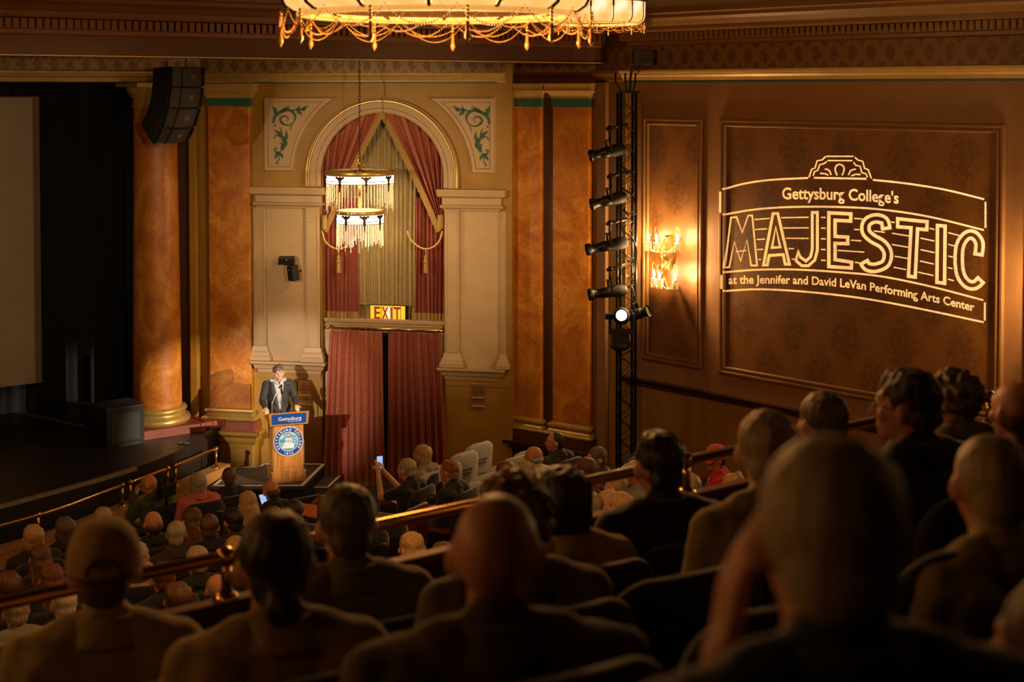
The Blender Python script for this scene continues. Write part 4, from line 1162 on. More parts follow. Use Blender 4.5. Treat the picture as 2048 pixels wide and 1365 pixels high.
# brass rails
def rail(name, pts, zt, zb, label, group, r=0.022, ends=(True, True), posts=None, double=False):
    P3 = [Vector((q[0], q[1], zt)) for q in pts]
    o = empty(name, (P3[0].x, P3[0].y, zb)); tag(o, label, 'railing', group)
    loc = lambda q: Vector(q) - Vector((P3[0].x, P3[0].y, zb))
    MB().tube([loc(q) for q in P3], r, 10).build('rail', brass, o)
    for q in (posts or (P3[0], P3[-1])):
        q = Vector((q[0], q[1], zt)); b = Vector((q.x, q.y, zb))
        MB().tube([loc(b), loc(q)], r * 0.85, 8).build('post', brass, o)
        MB().ball(loc(q), r * 1.65, 12, 8).build('ball_joint', brass, o)
        MB().lathe([(r * 1.9, 0), (r * 1.9, 0.012), (r * 1.1, 0.025)], loc(b), 12).build('flange', brass, o)
    return o
def ledge_pt(u):
    for (u0, v0), (u1, v1) in zip(led_uv, led_uv[1:]):
        if u0 <= u <= u1:
            v = v0 + (v1 - v0) * (u - u0) / (u1 - u0); q = at_z(u, v, 0.57)
            t = (at_z(u1, v1, 0.57) - at_z(u0, v0, 0.57)).normalized(); return q + Vector((-t.y, t.x, 0)) * 0.10
for k, (u0, u1, ps) in enumerate(((-150, 255, (-60, 86, 255)), (271, 346, None), (362, 443, None))):
    us = [u0 + (u1 - u0) * i / 8 for i in range(9)]
    rail('brass_rail', [ledge_pt(u) for u in us], 0.57 + 0.31, 0.57, ('long brass rail on the orchestra ledge at the left edge', 'short brass rail section in the middle of the orchestra ledge', 'short brass rail section nearest the lectern platform')[k], 'orchestra brass rails', 0.026, posts=[ledge_pt(u) for u in ps] if ps else None)
rp = [sx(4.78, a, 0) for a in (-4, 9)]
rail('balcony_rail', [(q[0], q[1]) for q in rp], CZ - 1.73, CZ - 1.885, 'thick brass rail on posts along the parapet in front of the upper rows', None, 0.024, posts=[sx(4.78, a, 0) for a in (-2.47, -0.17, 2.13, 4.43, 6.73, 9)])

# ================================================================== lectern platform
def zpoly(uv, z): return [tuple(at_z(u, v, z).xy) for u, v in uv]
pf = empty('speaker_platform'); tag(pf, 'low charcoal riser with white taped edges under the lectern', 'platform')
PUV = [(423, 973), (606, 973), (651, 928), (526, 928), (517, 934), (473, 934)]
pp = zpoly(PUV, 0.42)
MB().slab(pp, 0.37, 0.42).build('deck', platform_top, pf)
cc = Vector((sum(p[0] for p in pp) / 6, sum(p[1] for p in pp) / 6))
MB().slab([tuple(cc + (Vector(p) - cc) * 0.985) for p in pp], 0.0, 0.37).build('skirt', black_paint, pf)
tp = MB()
for i in range(6):
    a, b = Vector(pp[i]), Vector(pp[(i + 1) % 6]); t = (b - a).normalized(); n2 = Vector((-t.y, t.x)) * 0.055
    tp.add([(*a, 0.4225), (*b, 0.4225), (*(b + n2 - t * 0.03), 0.4225), (*(a + n2 + t * 0.03), 0.4225)], [(0, 1, 2, 3)])
tp.build('edge_tape', white_tape, pf)
st_uv = [(628, 976), (657, 976), (684, 950), (652, 949)]
stp = empty('platform_step'); tag(stp, 'small black step with white edge tape right of the lectern riser', 'step')
sp_ = zpoly(st_uv, 0.21)
MB().slab(sp_, 0.0, 0.21).build('step_block', platform_top, stp)
tp = MB()
for i in (0, 1, 2):
    a, b = Vector(sp_[i]), Vector(sp_[(i + 1) % 4]); t = (b - a).normalized(); n2 = Vector((-t.y, t.x)) * 0.04
    tp.add([(*a, 0.2125), (*b, 0.2125), (*(b + n2), 0.2125), (*(a + n2), 0.2125)], [(0, 1, 2, 3)])
tp.build('edge_tape', white_tape, stp)

# ================================================================== lectern
lc0 = at_z(543.5, 969, 0.42); lang = radians(19)
lt = empty('lectern', lc0, lang); tag(lt, 'oak lectern with blue name sign and round college seal', 'lectern')
W, D, H = 0.55, 0.44, 1.17      # local x right, y back
blue = paint('college_blue', (0.006, 0.045, 0.24), 0.4, 0.05)
white_ink = paint('white_ink', (0.75, 0.74, 0.70), 0.5, 0.03)
MB().box(0, W, 0, D, 0, 0.17).build('base', oak, lt, None, 0.008)
MB().box(-0.01, W + 0.01, -0.012, D, 0.165, 0.185).build('base_molding', oak, lt, None, 0.006)
MB().box(0.03, W - 0.03, 0.03, D - 0.03, 0.17, 0.94).build('body', oak, lt, None, 0.006)
MB().frame(0.03 + 0.07, W - 0.10, 0.24, 0.60, [(0, 0.0), (0.008, 0.014), (0.022, 0.014), (0.035, -0.012)]).build('front_panel', oak, lt, Matrix.Translation((0, 0.03, 0)))
sdp = MB().frame(0.06, D - 0.10, 0.24, 0.86, [(0, 0.0), (0.008, 0.014), (0.022, 0.014), (0.035, -0.012)]); sdp.xf(Matrix.Translation((0.03, D - 0.05, 0)) @ Matrix.Rotation(-pi / 2, 4, 'Z')); sdp.build('side_panel', oak, lt)
# head: slanted box leaning back
hz0, hz1 = 0.94, 1.155
MB().add([(-0.03, -0.045, hz0), (W + 0.03, -0.045, hz0), (W + 0.03, D + 0.02, hz0 + 0.05), (-0.03, D + 0.02, hz0 + 0.05),
          (-0.05, -0.075, hz1), (W + 0.05, -0.075, hz1), (W + 0.05, D + 0.05, hz1 - 0.16), (-0.05, D + 0.05, hz1 - 0.16)],
         [(0, 3, 2, 1), (4, 5, 6, 7), (0, 1, 5, 4), (1, 2, 6, 5), (2, 3, 7, 6), (3, 0, 4, 7)]).build('head', oak, lt, None, 0.006)
tilt = atan2(0.03, hz1 - hz0)
SM = Matrix.Translation((0, -0.045, hz0)) @ Matrix.Rotation(tilt, 4, 'X')
sgn = MB().box(0.0, W + 0.0, -0.008, 0.0, 0.028, 0.195).build('name_sign', blue, lt, SM)
put_text('Gettysburg', lambda x, y: (0.10 + 0.37 * x, -0.011, 0.088 + 0.088 * y), 'lettering', white_ink, sgn, 0.0, 1.0)
put_text('COLLEGE', lambda x, y: (0.27 + 0.165 * x, -0.011, 0.058 + 0.026 * y), 'small_lettering', white_ink, sgn, 0.0, 1.2)
# seal
sr = 0.242; scx, scz = W * 0.50, 0.665
seal = empty('college_seal'); seal.parent = lt; seal.matrix_local = Matrix.Translation((scx, 0.022, scz))
bpy.data.objects.remove(seal)
def disc(r, y0, y1, n=48): return MB().prism([(r * cos(2 * pi * i / n), r * sin(2 * pi * i / n)) for i in range(n)], y0, y1)
SMx = Matrix.Translation((scx, 0.028, scz))
sl = disc(sr, -0.02, 0.0).build('college_seal', paint('pale_seal_rim', (0.50, 0.45, 0.45), 0.4), lt, SMx)
disc(sr - 0.014, -0.022, -0.019).build('blue_ring', blue, sl)
disc(sr * 0.66, -0.024, -0.021).build('inner_rim', paint('pale_gold_rim', (0.55, 0.42, 0.30), 0.4), sl)
skyb, nt, p = _new('seal_sky_print'); n_ = node(nt, 'ShaderNodeTexNoise', Scale=7.0, Detail=3); nt.links.new(coords(nt, (1, 1, 3)), n_.inputs['Vector'])
nt.links.new(ramp(nt, n_.outputs['Fac'], [(0.42, (0.03, 0.20, 0.34)), (0.55, (0.10, 0.33, 0.46)), (0.66, (0.5, 0.6, 0.65))]), p.inputs['Base Color'])
disc(sr * 0.61, -0.026, -0.023).build('sky_field', skyb, sl)
stone = paint('pale_tower_print', (0.55, 0.56, 0.60), 0.5, 0.15, 30); stone2 = paint('grey_tower_print', (0.20, 0.22, 0.28), 0.5, 0.2, 30)
R_ = sr * 0.61
MB().prism([(-R_ * 0.62, -R_ * 0.72), (R_ * 0.55, -R_ * 0.76), (R_ * 0.62, -R_ * 0.35), (R_ * 0.38, -R_ * 0.15), (-R_ * 0.38, -R_ * 0.15), (-R_ * 0.60, -R_ * 0.35)], -0.028, -0.025).build('tower_base', stone, sl)
MB().prism([(-R_ * 0.36, -R_ * 0.2), (R_ * 0.36, -R_ * 0.2), (R_ * 0.36, R_ * 0.42), (-R_ * 0.36, R_ * 0.42)], -0.029, -0.026).build('tower', stone, sl)
MB().prism([(-R_ * 0.46, R_ * 0.38), (R_ * 0.46, R_ * 0.38), (R_ * 0.46, R_ * 0.60), (-R_ * 0.46, R_ * 0.60)], -0.030, -0.026).build('tower_parapet', stone2, sl)
for x in (-0.2, 0.02, 0.22): MB().prism([(R_ * (x - 0.06), -R_ * 0.1), (R_ * (x + 0.06), -R_ * 0.1), (R_ * (x + 0.06), R_ * 0.18), (R_ * x, R_ * 0.25), (R_ * (x - 0.06), R_ * 0.18)], -0.0305, -0.029).build('tower_window', stone2, sl)
MB().box(-0.003, 0.003, -0.029, -0.026, R_ * 0.6, R_ * 0.85).build('flagpole', stone, sl)
def arc_text(s, a0, a1, r, size, flip=False):
    n = len(s)
    for i, ch in enumerate(s):
        if ch == ' ': continue
        a = a0 + (a1 - a0) * i / (n - 1)
        V, P, w_ = text_mesh(ch, 0.012)
        th = a - pi / 2 if not flip else a + pi / 2
        vs = []
        for v in V:
            x = (v.x - w_ / 2) * size; y = (v.y - 0.35) * size
            vs.append((r * cos(a) + x * cos(th) - y * sin(th), -0.0245, r * sin(a) + x * sin(th) + y * cos(th)))
        MB().add(vs, P).build('letter', white_ink, sl)
arc_text('GETTYSBURG COLLEGE', radians(213), radians(-33), sr * 0.80, 0.052)
arc_text('1832', radians(252), radians(288), sr * 0.80, 0.052, True)
# gooseneck microphone (clipped to the lectern, lifts away)
mc = empty('gooseneck_microphone', lc0, lang); tag(mc, 'thin gooseneck microphone curving up from the lectern top', 'microphone')
gn = paint('chrome_gooseneck', (0.55, 0.52, 0.48), 0.25, 0.1, 8, 0.8)
MB().tube(smooth_path([(0.03, 0.10, 1.09), (0.03, 0.11, 1.26), (0.07, 0.13, 1.36), (0.12, 0.16, 1.45), (0.155, 0.18, 1.50)]), 0.007, 6).build('gooseneck', gn, mc)
MB().tube([(0.15, 0.178, 1.495), (0.175, 0.19, 1.535)], [0.012, 0.014], 8).build('capsule', black_metal, mc)
MB().tube([(0.205, 0.20, 1.40), (0.195, 0.20, 1.47), (0.198, 0.20, 1.55)], [0.014, 0.016, 0.018], 8).build('second_capsule', black_metal, mc)
MB().tube(smooth_path([(0.20, 0.20, 1.40), (0.22, 0.2, 1.32), (0.26, 0.2, 1.22), (0.27, 0.18, 1.09)]), 0.005, 6).build('second_stem', black_metal, mc)
MB().lathe([(0.0, 1.05), (0.028, 1.05), (0.028, 1.09), (0.0, 1.095)], (0.03, 0.10, 0), 10).build('mount', black_metal, mc)

# ================================================================== projected sign: lamp and stencil plate
def zu(q): return RF.az(1400 + q[0] / 3.16, 280 + q[1] / 3.16)
CON = []
def strip(pts, w, sm=True):
    path = smooth_path(pts, 5) if (sm and len(pts) > 2) else [Vector(q) for q in pts]
    n = len(path); L = []; R = []
    for i, q in enumerate(path):
        t = (path[min(i + 1, n - 1)] - path[max(i - 1, 0)]).normalized(); nn = Vector((-t.y, t.x))
        L.append(q + nn * w / 2); R.append(q - nn * w / 2)
    CON.append([L + R[::-1]])
def inset(poly, d):
    n = len(poly); A = sum(poly[i].x * poly[(i + 1) % n].y - poly[(i + 1) % n].x * poly[i].y for i in range(n))
    s = 1 if A > 0 else -1; out = []
    for i in range(n):
        p0, p1, p2 = poly[i - 1], poly[i], poly[(i + 1) % n]
        e1 = (p1 - p0).normalized(); e2 = (p2 - p1).normalized()
        n1 = Vector((-e1.y, e1.x)) * s; n2 = Vector((-e2.y, e2.x)) * s
        b = n1 + n2; k = b.dot(n1)
        out.append(p1 + b * (d / max(k, 0.35)))
    return out
def outline(pts, w=17):
    w *= 1.2
    P = [Vector(q) for q in pts]; CON.append([P, inset(P, w)])
def fat(pts, hw):
    path = smooth_path(pts, 4); n = len(path); L = []; R = []
    for i, q in enumerate(path):
        t = (path[min(i + 1, n - 1)] - path[max(i - 1, 0)]).normalized(); nn = Vector((-t.y, t.x))
        L.append(q + nn * hw); R.append(q - nn * hw)
    return L + R[::-1]
LW = 12
for pts in ([(690,238),(708,185),(728,178),(742,132),(775,126),(796,104)], [(800,104),(972,104)], [(980,110),(1000,128),(1030,135),(1042,180),(1064,188),(1085,244)],
            [(716,228),(724,202),(746,192),(758,157),(786,150),(803,136)], [(808,131),(964,131)], [(972,140),(985,160),(1013,167),(1024,207),(1049,214),(1060,236)]): strip(pts, 9, False)
strip([(722,240),(1054,246)], LW)
strip([(868,224),(856,190),(862,166),(882,154),(906,166),(912,190),(900,224)], 10)
strip([(760,212),(790,214),(812,224)], 9); strip([(790,184),(816,192),(830,222)], 9); strip([(1016,220),(985,218),(958,228)], 9); strip([(986,185),(955,194),(940,224)], 9)
strip([(137,328),(137,462)], LW); strip([(146,314),(280,277),(450,253),(684,241)], LW); strip([(1094,253),(1300,275),(1550,315),(1798,376)], LW); strip([(1806,392),(1806,556)], LW)
low = [(148,474),(350,440),(600,424),(900,425),(1150,441),(1450,486),(1796,571)]; strip(low, LW)
ban = [(152,838),(350,822),(600,820),(900,838),(1150,864),(1450,925),(1792,1014)]; strip(ban, LW)
strip([(142,856),(142,944)], LW); strip([(152,957),(350,945),(600,955),(900,985),(1150,1022),(1450,1080),(1796,1154)], LW); strip([(1802,1028),(1802,1144)], LW)
def interp(arc, x):
    P = smooth_path(arc, 8)
    for a, b in zip(P, P[1:]):
        if a.x <= x <= b.x: return a.y + (b.y - a.y) * (x - a.x) / max(1e-6, b.x - a.x)
    return P[-1].y
gaps = {1: [(345,440),(515,688),(766,796),(975,1030),(1210,1232),(1452,1484),(1570,1650)], 2: [(350,425),(528,688),(766,796),(975,1008),(1100,1170),(1215,1322),(1395,1484),(1570,1612)],
        3: [(358,412),(545,688),(766,796),(955,1020),(1215,1320),(1395,1484),(1570,1600)], 4: [(228,295),(362,400),(562,596),(766,796),(872,1040),(1232,1318),(1392,1480),(1568,1598)], 5: [(372,386),(582,600),(766,796),(980,1006),(1226,1304),(1380,1478),(1568,1606)]}
for k, gl in gaps.items():
    f = k / 6.0
    for (x0, x1) in gl:
        y0 = interp(low, x0) * (1 - f) + interp(ban, x0) * f; y1 = interp(low, x1) * (1 - f) + interp(ban, x1) * f
        strip([(x0, y0), (x1, y1)], 8)
outline([(152,812),(192,487),(236,482),(268,575),(302,474),(336,472),(368,800),(320,800),(298,640),(258,775),(218,655),(190,812)], 9)
outline([(392,800),(455,457),(500,457),(578,795),(533,795),(520,735),(446,740),(434,800)], 15)
outline([(447,690),(480,540),(518,685)], 12)
outline([(702,450),(752,450),(752,700),(735,765),(690,805),(640,805),(597,765),(622,690),(642,735),(670,755),(692,735),(702,690)], 15)
outline([(805,450),(966,458),(964,525),(866,520),(866,600),(946,605),(946,668),(866,666),(866,748),(971,765),(968,822),(805,812)], 18)
outline(fat([(1180,570),(1165,512),(1105,497),(1055,525),(1050,580),(1090,622),(1155,660),(1188,715),(1175,780),(1115,808),(1060,802),(1034,765)], 34), 18)
outline([(1240,487),(1448,508),(1445,580),(1387,575),(1372,880),(1308,872),(1324,566),(1240,560)], 18)
outline([(1492,530),(1562,535),(1558,920),(1488,910)], 18)
outline(fat([(1760,735),(1768,655),(1735,605),(1690,605),(1648,660),(1637,750),(1648,850),(1690,910),(1740,918),(1782,880)], 34), 18)
def logo_text(body, x0, x1, base, cap, off):
    V, P, Wt = text_mesh(body, off, 1.0)
    capH = 0.70
    G = []
    for l in contours(V, P):
        q = []
        for v in l:
            x = x0 + (x1 - x0) * v.x / Wt
            q.append(Vector((x, interp(base, x) - v.y / capH * cap)))
        G.append(q)
    CON.append(G)
logo_text("Gettysburg College's", 520, 1257, [(500,374),(750,375),(1000,384),(1280,404)], 72, 0.022)
logo_text('at the Jennifer and David LeVan Performing Arts Center', 182, 1736, [(160,912),(400,908),(700,915),(1000,942),(1300,992),(1500,1030),(1760,1090)], 52, 0.022)

ctr = RF.az(1705, 480); lamp_l = Vector((ctr[0], -16.0, 7.05)); KS = 0.06
Ls = RF.M @ lamp_l
def odd(pt, poly):
    c = False; x, y = pt; n = len(poly); q = poly[-1]
    for p in poly:
        if (p[1] > y) != (q[1] > y) and x < (q[0] - p[0]) * (y - p[1]) / (q[1] - p[1]) + p[0]: c = not c
        q = p
    return c
sc_ = 10.0
SH = []          # shapes: lists of contours, each shape a hole by its own parity
for shape in CON:
    S = []
    for c in shape:
        pp_ = [(((a - lamp_l.x) * KS) * sc_, ((z - lamp_l.z) * KS) * sc_) for a, z in (zu(q) for q in c)]
        clean = [p for i, p in enumerate(pp_) if (Vector(p) - Vector(pp_[i - 1])).length > 1e-4]
        if len(clean) > 2: S.append(clean)
    if S: SH.append((S, min(p[0] for c in S for p in c), max(p[0] for c in S for p in c), min(p[1] for c in S for p in c), max(p[1] for c in S for p in c)))
x0 = min(q[1] for q in SH) - 0.9; x1 = max(q[2] for q in SH) + 0.9; y0 = min(q[3] for q in SH) - 0.9; y1 = max(q[4] for q in SH) + 0.9
pv = [Vector(q) for q in ((x0, y0), (x1, y0), (x1, y1), (x0, y1))]; pe2 = [(0, 1), (1, 2), (2, 3), (3, 0)]
for S, *_ in SH:
    for c in S:
        o_ = len(pv); pv += [Vector(q) for q in c]; pe2 += [(o_ + i, o_ + (i + 1) % len(c)) for i in range(len(c))]
rv, re_, rf, *_ = geometry.delaunay_2d_cdt(pv, pe2, [], 0, 1e-6)
keep = []
for f in rf:
    cx_ = sum(rv[i].x for i in f) / len(f); cy_ = sum(rv[i].y for i in f) / len(f); hole = False
    for S, a0_, a1_, b0_, b1_ in SH:
        if a0_ <= cx_ <= a1_ and b0_ <= cy_ <= b1_:
            par = False
            for c in S: par ^= odd((cx_, cy_), c)
            if par: hole = True; break
    if not hole: keep.append(tuple(f))
sme = bpy.data.meshes.new('stencil_plate'); sme.from_pydata([(v.x / sc_, 0.0, v.y / sc_) for v in rv], [], keep)
sme.materials.clear(); sme.materials.append(black_metal)
gp = empty('sign_projector'); gp.matrix_world = RF.M @ Matrix.Translation(lamp_l); tag(gp, 'spotlight projector with a cut stencil plate, outside the left edge of the picture', 'projector')
link('stencil_plate', sme, gp, Matrix.Translation((0, 16.0 * KS, 0)))
x0, x1, y0, y1 = [q / sc_ for q in (x0, x1, y0, y1)]
yk = 16.0 * KS
MB().box(x0 - 0.02, x1 + 0.02, yk - 0.02, yk + 0.02, y1, y1 + 0.03).build('plate_frame', black_metal, gp)
MB().box(x0 - 0.02, x1 + 0.02, yk - 0.02, yk + 0.02, y0 - 0.03, y0).build('plate_frame', black_metal, gp)
MB().box(-0.12, 0.12, -0.50, -0.06, -0.12, 0.12).build('lamp_body', black_paint, gp, None, 0.02)
tgt = RF.M @ Vector((ctr[0], 0, ctr[1]))
spot('sign_projector_lamp', Ls, tgt, 60000, (1.0, 0.92, 0.66), 19, 0.05, 0.0)
# ================================================================== people
from mathutils import noise as mnoise
SK = {}
def skin(name, c):
    m, nt, p = _new(name)
    n = node(nt, 'ShaderNodeTexNoise', Scale=9.0, Detail=3); nt.links.new(coords(nt), n.inputs['Vector'])
    nt.links.new(ramp(nt, n.outputs['Fac'], [(0.3, tuple(q * 0.88 for q in c)), (0.7, tuple(min(1, q * 1.1) for q in c))]), p.inputs['Base Color'])
    p.inputs['Roughness'].default_value = 0.5
    p.inputs['Subsurface Weight'].default_value = 0.12; p.inputs['Subsurface Radius'].default_value = (0.012, 0.005, 0.003)
    SK[name] = m; return m
sk_fair = skin('fair_skin', (0.62, 0.34, 0.22)); sk_pink = skin('ruddy_skin', (0.56, 0.25, 0.16)); sk_tan = skin('tan_skin', (0.46, 0.23, 0.13)); sk_deep = skin('brown_skin', (0.20, 0.09, 0.05))
H_ = {k: hairmat(k + '_hair', a, b) for k, a, b in (
    ('blond', (0.30, 0.18, 0.07), (0.58, 0.40, 0.18)), ('ash', (0.28, 0.20, 0.12), (0.48, 0.36, 0.22)), ('grey', (0.24, 0.20, 0.16), (0.48, 0.42, 0.34)), ('white', (0.42, 0.36, 0.28), (0.66, 0.58, 0.46)),
    ('brown', (0.07, 0.030, 0.012), (0.15, 0.07, 0.03)), ('dark', (0.014, 0.008, 0.005), (0.035, 0.019, 0.011)), ('auburn', (0.11, 0.030, 0.012), (0.20, 0.065, 0.025)), ('ginger', (0.22, 0.08, 0.025), (0.36, 0.15, 0.05)), ('pepper', (0.05, 0.035, 0.025), (0.17, 0.13, 0.09)))}
CL = {k: paint(k + '_cloth', c, 0.85, 0.18, 14, 0, 0.0, 4, 0.3) for k, c in (
    ('black', (0.012, 0.011, 0.011)), ('navy', (0.014, 0.018, 0.034)), ('charcoal', (0.035, 0.032, 0.030)), ('tan', (0.38, 0.24, 0.09)), ('olive', (0.11, 0.085, 0.035)), ('grey', (0.25, 0.23, 0.21)), ('white', (0.55, 0.50, 0.44)), ('cream', (0.42, 0.32, 0.19)),
    ('pink', (0.52, 0.13, 0.15)), ('magenta', (0.50, 0.012, 0.045)), ('green', (0.045, 0.075, 0.04)), ('mint', (0.16, 0.40, 0.18)), ('khaki', (0.36, 0.26, 0.13)), ('denim', (0.06, 0.075, 0.10)), ('dark_red', (0.10, 0.016, 0.014)), ('check', (0.34, 0.205, 0.075)), ('brown', (0.085, 0.045, 0.02)))}
suit_cloth = paint('charcoal_suit', (0.020, 0.018, 0.018), 0.75, 0.2, 60, 0, 0, 4, 0.2)

def capsule(mb, p0, p1, r0, r1, n=12):
    p0, p1 = Vector(p0), Vector(p1); d = p1 - p0; L = d.length
    if L < 1e-6: mb.ball(p0, r0, n, 8); return
    t = d / L; pts = []; rs = []
    for k in range(5):
        a = pi / 2 * (1 - k / 4.0); pts.append(p0 - t * r0 * sin(a)); rs.append(max(1e-4, r0 * cos(a)))
    for k in range(1, 5):
        a = pi / 2 * k / 4.0; pts.append(p1 + t * r1 * sin(a)); rs.append(max(1e-4, r1 * cos(a)))
    # first four from the start cap, the last from the end cap
    pts.insert(5, p1); rs.insert(5, r1)
    mb.tube(pts, rs, n)
def chain(mb, pts, rs):
    for a, b, r0, r1 in zip(pts, pts[1:], rs, rs[1:]): capsule(mb, a, b, r0, r1)
WRINKLE = bpy.data.textures.new('cloth_wrinkle', 'CLOUDS'); WRINKLE.noise_scale = 0.085; WRINKLE.noise_depth = 2
def solid(mb, name, vox, smooth=4, jitter=None, cut=None, wrinkle=0.0):
    me = mb.mesh('tmp'); o = bpy.data.objects.new('tmp', me)
    m = o.modifiers.new('r', 'REMESH'); m.mode = 'VOXEL'; m.voxel_size = vox; m.adaptivity = 0
    if smooth:
        s = o.modifiers.new('s', 'SMOOTH'); s.factor = 0.5; s.iterations = smooth
    if wrinkle:
        w = o.modifiers.new('w', 'DISPLACE'); w.texture = WRINKLE; w.strength = wrinkle; w.mid_level = 0.36; w.texture_coords = 'LOCAL'
    out = evaluated(o)
    bpy.data.objects.remove(o); bpy.data.meshes.remove(me)
    out.name = name
    if jitter:
        amp, sc, zs_ = jitter
        for v in out.vertices:
            q = Vector((v.co.x * sc, v.co.y * sc, v.co.z * sc * zs_))
            v.co += v.normal * amp * mnoise.noise(q)
    if cut:
        bm = bmesh.new(); bm.from_mesh(out)
        bmesh.ops.delete(bm, geom=[f for f in bm.faces if cut(f.calc_center_median())], context='FACES')
        bm.to_mesh(out); bm.free()
    out.polygons.foreach_set('use_smooth', [True] * len(out.polygons))
    out.update()
    return out
HC = Vector((0, 0.0, 1.20)); NP = Vector((0, -0.03, 1.09))
def headM(yaw=0, pitch=0, roll=0, lean=(0, 0, 0)):
    return Matrix.Translation(Vector(lean)) @ Matrix.Translation(NP) @ Matrix.Rotation(yaw, 4, 'Z') @ Matrix.Rotation(pitch, 4, 'X') @ Matrix.Rotation(roll, 4, 'Y') @ Matrix.Translation(HC - NP) @ Matrix.Scale(1.07, 4) @ Matrix.Translation(-HC)
def hand(mb, wrist, d, up, side, curl=0.35, s=1.0):
    """palm and five fingers; d: pointing direction, up: back of hand, side: +1 thumb on local right"""
    d = Vector(d).normalized(); up = (Vector(up) - d * Vector(up).dot(d)).normalized(); rt = d.cross(up) * side
    w = Vector(wrist)
    for k in (-1, -0.33, 0.33, 1):
        capsule(mb, w + rt * 0.018 * k, w + d * 0.085 * s + rt * 0.028 * k, 0.016 * s, 0.013 * s, 8)
    for k, L in ((-1, 0.055), (-0.36, 0.068), (0.32, 0.075), (1, 0.068)):
        b = w + d * 0.085 * s + rt * 0.029 * k; dd = (d - up * curl).normalized()
        m = b + dd * L * 0.55 * s; d3 = (d - up * curl * 2.4).normalized()
        capsule(mb, b, m, 0.0100 * s, 0.0090 * s, 8); capsule(mb, m, m + d3 * L * 0.5 * s, 0.0090 * s, 0.0075 * s, 8)
    t0 = w + d * 0.03 * s + rt * 0.026; t1 = t0 + (d * 0.6 + rt * 0.8 - up * 0.2).normalized() * 0.042 * s
    capsule(mb, t0, t1, 0.013 * s, 0.011 * s, 8); capsule(mb, t1, t1 + (d * 0.95 + rt * 0.2 - up * 0.3).normalized() * 0.032 * s, 0.011 * s, 0.0085 * s, 8)
LAP = {'L': [(-0.20, -0.05, 0.985), (-0.26, -0.02, 0.70), (-0.11, 0.24, 0.63)], 'R': [(0.20, -0.05, 0.985), (0.26, -0.02, 0.70), (0.11, 0.24, 0.63)]}
LEGS = {'L': [(-0.09, 0.02, 0.53), (-0.12, 0.45, 0.53), (-0.12, 0.44, 0.10), (-0.12, 0.60, 0.05)], 'R': [(0.09, 0.02, 0.53), (0.12, 0.45, 0.53), (0.12, 0.44, 0.10), (0.12, 0.60, 0.05)]}
def head_prims(mb, hm, face=True):
    q = MB()
    q.ball((0, -0.005, 1.207), (0.077, 0.097, 0.091), 20, 14)
    q.ball((0, 0.030, 1.150), (0.060, 0.066, 0.074), 16, 12)
    q.ball((0, 0.066, 1.100), (0.030, 0.028, 0.026), 10, 8)
    capsule(q, (0, 0.092, 1.205), (0, 0.113, 1.163), 0.010, 0.0135)
    capsule(q, (-0.034, 0.078, 1.220), (0.034, 0.078, 1.220), 0.014, 0.014)
    capsule(q, (-0.018, 0.089, 1.125), (0.018, 0.089, 1.125), 0.0085, 0.0085)
    for s in (-1, 1):
        q.ball((s * 0.045, 0.066, 1.165), (0.024, 0.022, 0.024), 8, 6)
        q.ball((s * 0.082, -0.004, 1.178), (0.013, 0.020, 0.033), 10, 8, Matrix.Rotation(s * -0.35, 3, 'Z'))
    q.xf(hm); mb.add(q.v, q.f)
    a = hm @ Vector((0, 0.0, 1.13)); capsule(mb, (0, -0.05, 1.00), a, 0.064, 0.057)
